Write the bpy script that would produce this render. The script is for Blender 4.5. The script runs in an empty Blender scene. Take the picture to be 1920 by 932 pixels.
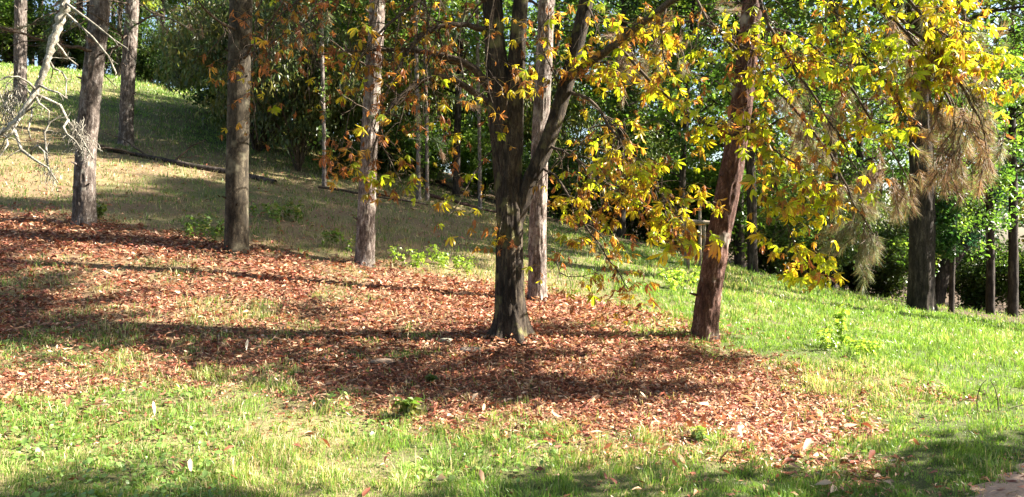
import bpy, math
import numpy as np
from mathutils import Matrix, Vector, Euler

rng = np.random.default_rng(7)
scene = bpy.context.scene
COL = scene.collection

# ------------------------------------------------------------------ camera
CAMZ = 1.6
F = 1663.0            # focal length in pixels of the 1920 px wide photograph
cam_data = bpy.data.cameras.new("camera")
cam_data.sensor_width = 36.0
cam_data.lens = 36.0 * F / 1920.0
cam_data.clip_end = 2000.0
cam_data.clip_start = 0.05
cam = bpy.data.objects.new("camera", cam_data)
COL.objects.link(cam)
cam.location = (0, 0, CAMZ)
cam.rotation_euler = (math.radians(90), 0, 0)
scene.camera = cam

# ------------------------------------------------------------------ light
SUN_EL = math.radians(37)
SUN_AZ = math.radians(4)       # from +X turned towards +Y
world = bpy.data.worlds.new("World")
scene.world = world
world.use_nodes = True
wn = world.node_tree.nodes
sky = wn.new("ShaderNodeTexSky")
sky.sky_type = 'NISHITA'
sky.sun_disc = False
sky.sun_elevation = SUN_EL
sky.sun_rotation = math.radians(90) - SUN_AZ
sky.air_density = 1.0
sky.dust_density = 2.0
world.node_tree.links.new(sky.outputs[0], wn["Background"].inputs[0])
wn["Background"].inputs[1].default_value = 0.05
sun_data = bpy.data.lights.new("sun", 'SUN')
sun_data.energy = 5.0
sun_data.angle = math.radians(0.55)
sun_data.color = (1.0, 0.93, 0.82)
sun = bpy.data.objects.new("sun", sun_data)
COL.objects.link(sun)
SUNV = Vector((math.cos(SUN_EL) * math.cos(SUN_AZ), math.cos(SUN_EL) * math.sin(SUN_AZ), math.sin(SUN_EL)))
sun.rotation_euler = SUNV.to_track_quat('Z', 'Y').to_euler()
sun.location = (20, 3, 20)
scene.view_settings.view_transform = 'Standard'
scene.view_settings.look = 'None'
scene.view_settings.gamma = 1.0
scene.view_settings.exposure = 2.6
scene.render.engine = 'CYCLES'
cy = scene.cycles
cy.max_bounces = 6
cy.diffuse_bounces = 3
cy.glossy_bounces = 2
cy.transmission_bounces = 4
cy.transparent_max_bounces = 4
cy.use_denoising = True
cy.caustics_reflective = False
cy.caustics_refractive = False
cy.sample_clamp_indirect = 6.0


# ------------------------------------------------------------------ maths
def P(px, py, d):
    """the point at distance d (m, along the view) seen at a pixel of the photograph"""
    return np.array([(px - 960.0) / F * d, d, CAMZ - (py - 466.0) / F * d])


def _hash(ix, iy, iz):
    h = (ix * 374761393 + iy * 668265263 + iz * 2147483647 + 1013904223) & 0xFFFFFFFF
    h = ((h ^ (h >> 13)) * 1274126177) & 0xFFFFFFFF
    h = (h ^ (h >> 16)) & 0xFFFFFFFF
    return h.astype(np.float64) / 4294967295.0


def vnoise(x, y, z=0.0):
    x, y, z = np.broadcast_arrays(np.asarray(x, float), np.asarray(y, float), np.asarray(z, float))
    xi, yi, zi = np.floor(x).astype(np.int64), np.floor(y).astype(np.int64), np.floor(z).astype(np.int64)
    fx, fy, fz = x - xi, y - yi, z - zi
    fx, fy, fz = [t * t * (3 - 2 * t) for t in (fx, fy, fz)]
    r = 0
    for a in (0, 1):
        for b in (0, 1):
            for c in (0, 1):
                w = (fx if a else 1 - fx) * (fy if b else 1 - fy) * (fz if c else 1 - fz)
                r = r + w * _hash(xi + a, yi + b, zi + c)
    return r


def fbm(x, y, z=0.0, n=3):
    s, a, t = 0, 1.0, 0
    for k in range(n):
        s = s + a * vnoise(np.asarray(x) * 2 ** k + 17 * k, np.asarray(y) * 2 ** k - 9 * k, np.asarray(z) * 2 ** k)
        t += a
        a *= 0.5
    return s / t


def smooth(a, b, x):
    t = np.clip((x - a) / (b - a), 0, 1)
    return t * t * (3 - 2 * t)


def norm(v):
    return v / (np.linalg.norm(v) + 1e-9)


# ------------------------------------------------------------------ terrain
ctrl = [P(155, 420, 14), P(443, 470, 13), P(685, 500, 13.8), P(958, 635, 10), P(1008, 565, 12.4),
        P(1315, 635, 10), P(1725, 585, 20), P(1880, 910, 6), P(1900, 597, 26), P(235, 270, 22),
        P(300, 180, 30), P(200, 140, 36), P(0, 122, 36), P(550, 335, 21.5), P(800, 372, 22),
        P(1150, 452, 22), P(1420, 512, 22), P(1600, 555, 24), P(0, 932, 5.5), P(960, 932, 5.7),
        P(1900, 932, 5.85), P(0, 650, 9), P(0, 470, 12.5), P(0, 330, 17.5), P(420, 325, 20), P(300, 245, 25),
        P(600, 740, 7.9), P(1400, 800, 7.3), P(1920, 740, 8.3), P(1700, 620, 14)]
ctrl += [np.array(c, float) for c in (
    (0, 0, 0), (-6, 0, .15), (6, 0, -.05), (-9, 6, .7), (9, 5, -.1), (0, -8, -.2), (-20, 10, 3.2), (20, 8, -.5),
    (24, 24, -.9), (30, 45, -1.2), (14, 45, -.2), (0, 48, 4.4), (-14, 48, 8.6), (-30, 42, 11.5), (-36, 20, 7.5),
    (-60, 70, 16), (0, 90, 8), (60, 80, -2), (70, 0, -3), (-70, 0, 8), (0, -60, -2), (-60, -60, 3), (60, -60, -4),
    (-250, 250, 22), (250, 250, -4), (0, 260, 12), (250, -250, -8), (-250, -250, 8), (0, -250, -4))]
ctrl = np.array(ctrl)


def _U(r2):
    return 0.5 * r2 * np.log(r2 + 1e-9)


_n = len(ctrl)
_d2 = ((ctrl[:, None, :2] - ctrl[None, :, :2]) ** 2).sum(-1)
_A = np.zeros((_n + 3, _n + 3))
_A[:_n, :_n] = _U(_d2) + np.eye(_n) * 6.0
_A[:_n, _n] = 1
_A[:_n, _n + 1:] = ctrl[:, :2]
_A[_n, :_n] = 1
_A[_n + 1:, :_n] = ctrl[:, :2].T
_W = np.linalg.solve(_A, np.concatenate([ctrl[:, 2], [0, 0, 0]]))


def gz(x, y, bump=True):
    x = np.asarray(x, float)
    y = np.asarray(y, float)
    sh = x.shape
    x, y = x.ravel(), y.ravel()
    out = np.empty(x.shape)
    for i in range(0, len(x), 20000):
        a, b = x[i:i + 20000], y[i:i + 20000]
        r2 = (a[:, None] - ctrl[None, :, 0]) ** 2 + (b[:, None] - ctrl[None, :, 1]) ** 2
        out[i:i + 20000] = _U(r2) @ _W[:_n] + _W[_n] + _W[_n + 1] * a + _W[_n + 2] * b
    if bump:
        out = out + (fbm(x * .8, y * .8, 3.3) - .5) * .10 + (fbm(x * 3.1, y * 3.1, 8.1) - .5) * .035
    return out.reshape(sh)


def hit(px, py, dmin=4.0, dmax=60.0):
    """where the view ray of a pixel meets the ground"""
    ds = np.linspace(dmin, dmax, 1400)
    xs = (px - 960.0) / F * ds
    zs = CAMZ - (py - 466.0) / F * ds
    g = gz(xs, ds)
    k = np.argmax(zs < g)
    if zs[k] >= g[k]:
        k = len(ds) - 1
    return np.array([xs[k], ds[k], g[k]])


def poly_sd(poly, x, y):
    """signed distance to a polygon, positive inside"""
    poly = np.asarray(poly)
    d = np.full(x.shape, 1e9)
    inside = np.zeros(x.shape, bool)
    n = len(poly)
    for i in range(n):
        a, b = poly[i], poly[(i + 1) % n]
        e = b - a
        t = np.clip(((x - a[0]) * e[0] + (y - a[1]) * e[1]) / (e @ e + 1e-9), 0, 1)
        d = np.minimum(d, np.hypot(x - a[0] - t * e[0], y - a[1] - t * e[1]))
        c = (a[1] > y) != (b[1] > y)
        xi = a[0] + (y - a[1]) / (b[1] - a[1] + 1e-12) * e[0]
        inside ^= c & (x < xi)
    return np.where(inside, d, -d)


LITTER = np.array([hit(px, py)[:2] for px, py in (
    (-160, 765), (0, 760), (250, 745), (480, 735), (650, 760), (800, 790), (950, 800), (1300, 845), (1480, 885),
    (1640, 890), (1560, 800), (1470, 700), (1330, 645), (1180, 585), (1050, 555), (900, 528), (700, 498),
    (450, 462), (200, 415), (0, 395), (-160, 390))])


def litter(x, y):
    sd = poly_sd(LITTER, x, y) + (fbm(x * .9, y * .9, 1.7) - .5) * 1.5 + (fbm(x * 3.3, y * 3.3, 5.7) - .5) * 1.0
    m = smooth(-.6, .8, sd)
    m = m * (1 - .6 * smooth(.60, .72, fbm(x * 1.3 + 9, y * 1.3, 6.2)))
    left = smooth(-.5, -4.5, x)
    m = m * (1 - left * .6 * smooth(.45, .6, fbm(x * .7 + 4, y * .7, 2.2)))
    return m


def path_sd(x, y):
    # dirt path: runs off to the right behind the near corner
    return poly_sd(PATHP, x, y)


_c1, _c2, _c3 = hit(1800, 935), hit(1893, 893), hit(1990, 862)
PATHP = np.array([_c1[:2] + (-.4, -.9), _c1[:2], _c2[:2], _c3[:2], (9, 7.6), (16, 9.2), (16, 6.5), (9, 5.0), (5.2, 3.8), (3.6, 3.0)])


# ------------------------------------------------------------------ mesh builder
class MB:
    def __init__(s):
        s.v, s.f3, s.f4, s.c, s.n = [], [], [], [], 0

    def add(s, v, f3=None, f4=None, c=None):
        v = np.asarray(v, float).reshape(-1, 3)
        if f3 is not None and len(f3):
            s.f3.append(np.asarray(f3, np.int64) + s.n)
        if f4 is not None and len(f4):
            s.f4.append(np.asarray(f4, np.int64) + s.n)
        s.v.append(v)
        if c is None:
            c = (1, 1, 1)
        c = np.asarray(c, float)
        if c.ndim == 1:
            c = np.tile(c, (len(v), 1))
        s.c.append(c)
        s.n += len(v)

    def arrays(s):
        v = np.concatenate(s.v) if s.v else np.zeros((0, 3))
        f3 = np.concatenate(s.f3) if s.f3 else np.zeros((0, 3), np.int64)
        f4 = np.concatenate(s.f4) if s.f4 else np.zeros((0, 4), np.int64)
        c = np.concatenate(s.c) if s.c else np.zeros((0, 3))
        return v, f3, f4, c

    def mesh(s, name, mat, origin=(0, 0, 0), smoothed=True):
        v, f3, f4, c = s.arrays()
        v = v - np.asarray(origin)
        me = bpy.data.meshes.new(name)
        me.vertices.add(len(v))
        me.vertices.foreach_set("co", v.astype(np.float32).ravel())
        loops = np.concatenate([f3.ravel(), f4.ravel()]).astype(np.int32)
        me.loops.add(len(loops))
        me.loops.foreach_set("vertex_index", loops)
        tot = np.concatenate([np.full(len(f3), 3), np.full(len(f4), 4)]).astype(np.int32)
        start = np.concatenate([[0], np.cumsum(tot)[:-1]]).astype(np.int32)
        me.polygons.add(len(tot))
        me.polygons.foreach_set("loop_start", start)
        me.polygons.foreach_set("use_smooth", np.full(len(tot), smoothed))
        at = me.attributes.new("tint", 'FLOAT_COLOR', 'POINT')
        at.data.foreach_set("color", np.concatenate([c, np.ones((len(c), 1))], 1).astype(np.float32).ravel())
        me.materials.append(mat)
        me.update(calc_edges=True)
        me.validate()
        return me


def obj(name, me, parent=None, loc=(0, 0, 0), kind=None):
    o = bpy.data.objects.new(name, me)
    COL.objects.link(o)
    o.location = loc
    if parent is not None:
        o.parent = parent
    if kind:
        o["kind"] = kind
    return o


def tag(o, label, cat, group=None):
    o["label"] = label
    o["category"] = cat
    if group:
        o["group"] = group
    return o


def thing(name, loc, label, cat, group=None):
    o = bpy.data.objects.new(name, None)
    COL.objects.link(o)
    o.location = tuple(loc)
    o.empty_display_size = .2
    return tag(o, label, cat, group)


def copy_tree(root, loc, rotz=0.0, scale=1.0, name=None, label=None, group=None):
    r = root.copy()
    COL.objects.link(r)
    r.location = tuple(loc)
    r.rotation_euler = (0, 0, rotz)
    r.scale = (scale, scale, scale)
    if label:
        r["label"] = label
    if group:
        r["group"] = group
    for ch in root.children:
        c = ch.copy()
        COL.objects.link(c)
        c.parent = r
    return r


def spline(pts, n):
    """Catmull-Rom resample of a polyline with any number of columns"""
    p = np.asarray(pts, float)
    if len(p) == 2:
        t = np.linspace(0, 1, n)[:, None]
        return p[0] * (1 - t) + p[1] * t
    q = np.vstack([2 * p[0] - p[1], p, 2 * p[-1] - p[-2]])
    u = np.linspace(0, len(p) - 1 - 1e-6, n)
    i = u.astype(int)
    t = (u - i)[:, None]
    a, b, c, d = q[i], q[i + 1], q[i + 2], q[i + 3]
    return .5 * (2 * b + (c - a) * t + (2 * a - 5 * b + 4 * c - d) * t ** 2 + (3 * b - a - 3 * c + d) * t ** 3)


def tube(mb, path, rad, seg=6, col=(1, 1, 1), cap=True):
    path = np.asarray(path, float)
    n = len(path)
    rad = np.broadcast_to(np.asarray(rad, float), (n,))
    tan = np.gradient(path, axis=0)
    tan /= np.linalg.norm(tan, axis=1)[:, None] + 1e-9
    up = np.array([0, 0, 1.0]) if abs(tan[0, 2]) < .9 else np.array([1.0, 0, 0])
    a = np.cross(np.tile(up, (n, 1)), tan)
    a /= np.linalg.norm(a, axis=1)[:, None] + 1e-9
    b = np.cross(tan, a)
    th = np.linspace(0, 2 * math.pi, seg, endpoint=False)
    ring = np.cos(th)[None, :, None] * a[:, None] + np.sin(th)[None, :, None] * b[:, None]
    v = path[:, None] + ring * rad[:, None, None]
    i = np.arange(n - 1)[:, None] * seg
    j = np.arange(seg)[None]
    k = (j + 1) % seg
    f4 = np.stack([i + j, i + k, i + seg + k, i + seg + j], -1).reshape(-1, 4)
    mb.add(v.reshape(-1, 3), None, f4, col)


def bark_trunk(mb, path, rad, seg=44, step=.05, amp=.05, fiss=.05, flare=.5, lobes=5, seed=0., grow=.0, plate=(5., 1.6)):
    """trunk along a path: root flare, bumps and bark ridges as geometry"""
    L = np.linalg.norm(np.diff(path, axis=0), axis=1).sum()
    n = int(L / step) + 2
    pr = spline(np.column_stack([path, rad]), n)
    p, r = pr[:, :3], pr[:, 3]
    s = np.linspace(0, L, n)
    tan = np.gradient(p, axis=0)
    tan /= np.linalg.norm(tan, axis=1)[:, None]
    a = np.cross(np.tile([0, 1.0, 0], (n, 1)), tan)
    a /= np.linalg.norm(a, axis=1)[:, None]
    b = np.cross(tan, a)
    th = np.linspace(0, 2 * math.pi, seg, endpoint=False)
    T, S = np.meshgrid(th, s)
    R = np.tile(r[:, None], (1, seg))
    cx, sx = np.cos(T), np.sin(T)
    k = 1 + amp * 2 * (fbm(cx * 1.3 + seed, sx * 1.3, S * 1.1) - .5)
    ridge = 1 - np.abs(2 * fbm(cx * plate[0] + seed * 3, sx * plate[0], S * plate[1], 2) - 1)
    k = k - fiss * smooth(.72, .97, ridge) + fiss * .5 * (fbm(cx * 9, sx * 9, S * 6 + seed, 2) - .5)
    fl = np.exp(-S / .22)
    lob = .55 + .45 * np.cos(T * lobes + seed * 2 + 1.5 * np.sin(T + seed))
    k = k + flare * fl * (.35 + .9 * lob * lob)
    R = R * k
    v = p[:, None] + R[..., None] * (cx[..., None] * a[:, None] + sx[..., None] * b[:, None])
    i = np.arange(n - 1)[:, None] * seg
    j = np.arange(seg)[None]
    kk = (j + 1) % seg
    f4 = np.stack([i + j, i + kk, i + seg + kk, i + seg + j], -1).reshape(-1, 4)
    mb.add(v.reshape(-1, 3), None, f4)


# ------------------------------------------------------------------ materials
def new_mat(name):
    m = bpy.data.materials.new(name)
    m.use_nodes = True
    nt = m.node_tree
    nt.nodes.clear()
    out = nt.nodes.new("ShaderNodeOutputMaterial")
    return m, nt, out


def leaf_mat(name, trans=.45, rough=.45, spec=.35, gain=1.0, tgain=(1.25, 1.25, .7)):
    m, nt, out = new_mat(name)
    N = nt.nodes.new
    at = N("ShaderNodeAttribute")
    at.attribute_name = "tint"
    oi = N("ShaderNodeObjectInfo")
    hsv = N("ShaderNodeHueSaturation")
    mp = N("ShaderNodeMapRange")
    mp.inputs[3].default_value = .75 * gain
    mp.inputs[4].default_value = 1.25 * gain
    nt.links.new(oi.outputs["Random"], mp.inputs[0])
    nt.links.new(mp.outputs[0], hsv.inputs["Value"])
    nt.links.new(at.outputs["Color"], hsv.inputs["Color"])
    b = N("ShaderNodeBsdfPrincipled")
    b.inputs["Roughness"].default_value = rough
    b.inputs["Specular IOR Level"].default_value = spec
    nt.links.new(hsv.outputs[0], b.inputs["Base Color"])
    mu = N("ShaderNodeVectorMath")
    mu.operation = 'MULTIPLY'
    mu.inputs[1].default_value = tgain
    nt.links.new(hsv.outputs[0], mu.inputs[0])
    t = N("ShaderNodeBsdfTranslucent")
    nt.links.new(mu.outputs[0], t.inputs["Color"])
    mx = N("ShaderNodeMixShader")
    mx.inputs[0].default_value = trans
    nt.links.new(b.outputs[0], mx.inputs[1])
    nt.links.new(t.outputs[0], mx.inputs[2])
    nt.links.new(mx.outputs[0], out.inputs[0])
    return m


def bark_mat(name, cols, scale=(9, 9, 2.2), bump=.6, moss=None, lichen=None, rough=.9):
    """cols: dark fissure, mid, pale plate"""
    m, nt, out = new_mat(name)
    N = nt.nodes.new
    L = nt.links.new
    tc = N("ShaderNodeTexCoord")
    mp = N("ShaderNodeMapping")
    mp.inputs["Scale"].default_value = scale
    L(tc.outputs["Object"], mp.inputs[0])
    no = N("ShaderNodeTexNoise")
    no.inputs["Scale"].default_value = 1.9
    no.inputs["Detail"].default_value = 5
    no.inputs["Roughness"].default_value = .7
    L(mp.outputs[0], no.inputs["Vector"])
    vo = N("ShaderNodeTexVoronoi")
    vo.feature = 'DISTANCE_TO_EDGE'
    vo.inputs["Scale"].default_value = 2.2
    wv = N("ShaderNodeVectorMath")
    wv.operation = 'MULTIPLY_ADD'
    wv.inputs[1].default_value = (1.6, 1.6, 1.6)
    L(no.outputs["Color"], wv.inputs[0])
    L(mp.outputs[0], wv.inputs[2])
    L(wv.outputs[0], vo.inputs["Vector"])
    cr = N("ShaderNodeMapRange")
    cr.inputs[1].default_value = 0.0
    cr.inputs[2].default_value = .16
    cr.inputs[3].default_value = .38
    L(vo.outputs["Distance"], cr.inputs[0])
    mul = N("ShaderNodeMath")
    mul.operation = 'MULTIPLY'
    L(cr.outputs[0], mul.inputs[0])
    ad = N("ShaderNodeMath")
    ad.operation = 'ADD'
    ad.inputs[1].default_value = -.02
    st = N("ShaderNodeMapRange")
    st.inputs[1].default_value = .28
    st.inputs[2].default_value = .72
    L(no.outputs[0], st.inputs[0])
    L(st.outputs[0], ad.inputs[0])
    L(ad.outputs[0], mul.inputs[1])
    ramp = N("ShaderNodeValToRGB")
    e = ramp.color_ramp.elements
    e[0].position = .12
    e[0].color = (*cols[0], 1)
    e[1].position = .95
    e[1].color = (*cols[2], 1)
    x = e.new(.5)
    x.color = (*cols[1], 1)
    L(mul.outputs[0], ramp.inputs[0])
    colr = ramp.outputs[0]
    # broad patches
    big = N("ShaderNodeTexNoise")
    big.inputs["Scale"].default_value = 2.4
    big.inputs["Detail"].default_value = 4
    L(tc.outputs["Object"], big.inputs["Vector"])
    for spec in (moss, lichen):
        if not spec:
            continue
        c, lo, hi, sc = spec
        n2 = N("ShaderNodeTexNoise")
        n2.inputs["Scale"].default_value = sc
        n2.inputs["Detail"].default_value = 5
        L(tc.outputs["Object"], n2.inputs["Vector"])
        r2 = N("ShaderNodeMapRange")
        r2.inputs[1].default_value = lo
        r2.inputs[2].default_value = hi
        L(n2.outputs[0], r2.inputs[0])
        mx = N("ShaderNodeMixRGB")
        mx.inputs[2].default_value = (*c, 1)
        L(r2.outputs[0], mx.inputs[0])
        L(colr, mx.inputs[1])
        colr = mx.outputs[0]
    hs = N("ShaderNodeHueSaturation")
    r3 = N("ShaderNodeMapRange")
    r3.inputs[1].default_value = .3
    r3.inputs[2].default_value = .7
    r3.inputs[3].default_value = .6
    r3.inputs[4].default_value = 1.3
    L(big.outputs[0], r3.inputs[0])
    L(r3.outputs[0], hs.inputs["Value"])
    L(colr, hs.inputs["Color"])
    b = N("ShaderNodeBsdfPrincipled")
    b.inputs["Roughness"].default_value = rough
    b.inputs["Specular IOR Level"].default_value = .2
    L(hs.outputs[0], b.inputs["Base Color"])
    bp = N("ShaderNodeBump")
    bp.inputs["Strength"].default_value = bump
    bp.inputs["Distance"].default_value = .006
    L(mul.outputs[0], bp.inputs["Height"])
    L(bp.outputs[0], b.inputs["Normal"])
    L(b.outputs[0], out.inputs[0])
    return m


def tint_mat(name, rough=.9, noise=0.0, nscale=30.0, bump=0.0):
    m, nt, out = new_mat(name)
    N = nt.nodes.new
    L = nt.links.new
    at = N("ShaderNodeAttribute")
    at.attribute_name = "tint"
    b = N("ShaderNodeBsdfPrincipled")
    b.inputs["Roughness"].default_value = rough
    b.inputs["Specular IOR Level"].default_value = .2
    c = at.outputs["Color"]
    if noise:
        tc = N("ShaderNodeTexCoord")
        no = N("ShaderNodeTexNoise")
        no.inputs["Scale"].default_value = nscale
        no.inputs["Detail"].default_value = 6
        no.inputs["Roughness"].default_value = .7
        L(tc.outputs["Object"], no.inputs["Vector"])
        r = N("ShaderNodeMapRange")
        r.inputs[1].default_value = .25
        r.inputs[2].default_value = .75
        r.inputs[3].default_value = 1 - noise
        r.inputs[4].default_value = 1 + noise
        L(no.outputs[0], r.inputs[0])
        h = N("ShaderNodeHueSaturation")
        L(r.outputs[0], h.inputs["Value"])
        L(c, h.inputs["Color"])
        c = h.outputs[0]
        if bump:
            bp = N("ShaderNodeBump")
            bp.inputs["Strength"].default_value = bump
            bp.inputs["Distance"].default_value = .02
            L(no.outputs[0], bp.inputs["Height"])
            L(bp.outputs[0], b.inputs["Normal"])
    L(c, b.inputs["Base Color"])
    L(b.outputs[0], out.inputs[0])
    return m


M_GROUND = tint_mat("ground_soil", .95, .45, 22.0, .8)
M_PATH = tint_mat("path_dirt", .95, .3, 40.0, .6)
M_GRASS = leaf_mat("grass_blades", .4, .38, .5, tgain=(1.15, 1.2, .7))
M_LITTER = leaf_mat("fallen_leaves", .18, .6, .25, tgain=(1.2, 1.0, .7))
M_CHEST = leaf_mat("chestnut_leaves", .6, .38, .45, tgain=(1.55, 1.5, .6))
M_LEAF = leaf_mat("green_leaves", .52, .35, .5, tgain=(1.3, 1.35, .7))
M_NEEDLE = leaf_mat("pine_needles", .3, .5, .3)
M_PINE = bark_mat("pine_bark", ((.06, .043, .035), (.22, .175, .15), (.56, .51, .47)), (10, 10, 3.2), .9,
                  lichen=((.30, .27, .22), .57, .70, 6.0))
M_PINEGREY = bark_mat("grey_pine_bark", ((.04, .03, .025), (.15, .12, .10), (.40, .355, .32)), (10, 10, 3.2), .9, lichen=((.26, .24, .2), .58, .72, 6.0))
M_PINERED = bark_mat("red_pine_bark", ((.04, .02, .016), (.125, .064, .048), (.30, .20, .165)), (10, 10, 3.0), .9,
                    lichen=((.30, .27, .23), .58, .72, 5.0))
M_CHBARK = bark_mat("chestnut_bark", ((.014, .010, .008), (.055, .042, .030), (.125, .095, .062)), (9, 9, 2.2), 1.0,
                    moss=((.15, .14, .055), .55, .70, 4.5))
M_GREYBARK = bark_mat("grey_green_bark", ((.02, .016, .011), (.06, .048, .032), (.15, .125, .085)), (7, 7, 2.5), .6,
                      lichen=((.20, .18, .12), .56, .72, 4.0))
M_DARKBARK = bark_mat("dark_bark", ((.015, .012, .01), (.055, .043, .034), (.13, .105, .085)), (6, 6, 1.2), .8)
M_TWIG = bark_mat("twig_bark", ((.03, .022, .016), (.09, .065, .045), (.2, .155, .11)), (20, 20, 12), .2)
M_LICHEN = bark_mat("lichen_twig", ((.10, .085, .065), (.33, .30, .24), (.56, .53, .45)), (16, 16, 10), .4)
M_WOOD = bark_mat("weathered_wood", ((.12, .095, .07), (.27, .22, .16), (.40, .34, .26)), (20, 20, 3), .3)
M_STONE = tint_mat("pale_stone", .9, .25, 18.0, .5)

# ------------------------------------------------------------------ ground sheet
def axis_pts(lo, hi, flo, fhi, fine, far=34):
    core = np.arange(flo, fhi + 1e-6, fine)
    g = np.geomspace(fine * 1.5, hi - fhi, far)
    h = np.geomspace(fine * 1.5, flo - lo, far)
    return np.concatenate([(flo - h)[::-1], core, fhi + g])


gx = axis_pts(-260, 260, -14, 13, .12)
gy = axis_pts(-120, 270, 2.5, 27, .12)
GX, GY = np.meshgrid(gx, gy)
GZ = gz(GX, GY)
lit = litter(GX, GY)
nA = fbm(GX * .6, GY * .6, 11.)
nB = fbm(GX * 2.4, GY * 2.4, 21.)
green = np.array([.075, .088, .03])
straw = np.array([.22, .17, .085])
brown = np.array([.14, .075, .045])
soil = np.array([.16, .105, .06])
meadow = smooth(.5, 4, GX + (8 - GY) * .5) * smooth(26, 16, GY)
hill = smooth(9, 13, GY) * smooth(3, -2, GX)
dry = np.clip(.3 + .9 * (nA - .5) * 2 + .35 * hill * smooth(27, 20, GY) - .15 * meadow, 0, 1)
c = green[None, None] * (1 - dry[..., None]) + straw * dry[..., None]
hb = (hill * smooth(.38, .58, nB) * smooth(26, 20, GY) * .85)[..., None]
c = c * (1 - hb) + soil * hb
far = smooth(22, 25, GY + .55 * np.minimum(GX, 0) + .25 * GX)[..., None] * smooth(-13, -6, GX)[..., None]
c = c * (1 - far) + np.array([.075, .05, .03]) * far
c = c * (1 - lit[..., None]) + brown * lit[..., None]
c = c * (.8 + .4 * nB[..., None])
nyy, nxx = GX.shape
ii = np.arange(nyy - 1)[:, None] * nxx
jj = np.arange(nxx - 1)[None]
f4 = np.stack([ii + jj, ii + jj + 1, ii + nxx + jj + 1, ii + nxx + jj], -1).reshape(-1, 4)
mb = MB()
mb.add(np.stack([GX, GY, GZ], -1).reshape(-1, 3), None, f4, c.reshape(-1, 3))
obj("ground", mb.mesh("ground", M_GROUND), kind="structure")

# path sheet a little above the ground
mb = MB()
u = np.linspace(0, 1, 60)
edge_a = spline(np.array([(2.35, 4.4), _c1[:2] - (.25, .35), _c1[:2], _c2[:2], _c3[:2], (8.5, 8.1), (16, 9.4)]), 60)
edge_a[:, 0] += .05 * np.sin(u * 60) + .04 * np.sin(u * 23)
edge_b = spline(np.column_stack([[3.9, 4.3, 4.8, 5.3, 6.2, 9.5, 16], [3.2, 4.1, 4.6, 4.9, 5.2, 5.9, 6.8]]), 60)
w = np.linspace(0, 1, 14)
PXY = edge_a[:, None] * (1 - w[None, :, None]) + edge_b[:, None] * w[None, :, None]
PZ = gz(PXY[..., 0], PXY[..., 1]) + .012
i_ = np.arange(59)[:, None] * 14
j_ = np.arange(13)[None]
mb.add(np.dstack([PXY, PZ]).reshape(-1, 3), None, np.stack([i_ + j_ + 14, i_ + j_ + 15, i_ + j_ + 1, i_ + j_], -1).reshape(-1, 4), (.36, .255, .19))
obj("path", mb.mesh("path", M_PATH), kind="structure")
PATHPOLY = np.vstack([edge_a, edge_b[::-1]])


# ------------------------------------------------------------------ grass, weeds, litter
def in_view(x, y, m=1.2):
    return (np.abs(x) < .60 * y + m) & (y > 4.2)


def scatter(n, dmax=36., k=1.0):
    """points with a density that falls with the square of the distance"""
    d = 4.4 * (dmax / 4.4) ** rng.random(n)
    x = (rng.random(n) * 2 - 1) * (.60 * d + 1.0)
    return x, d


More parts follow.
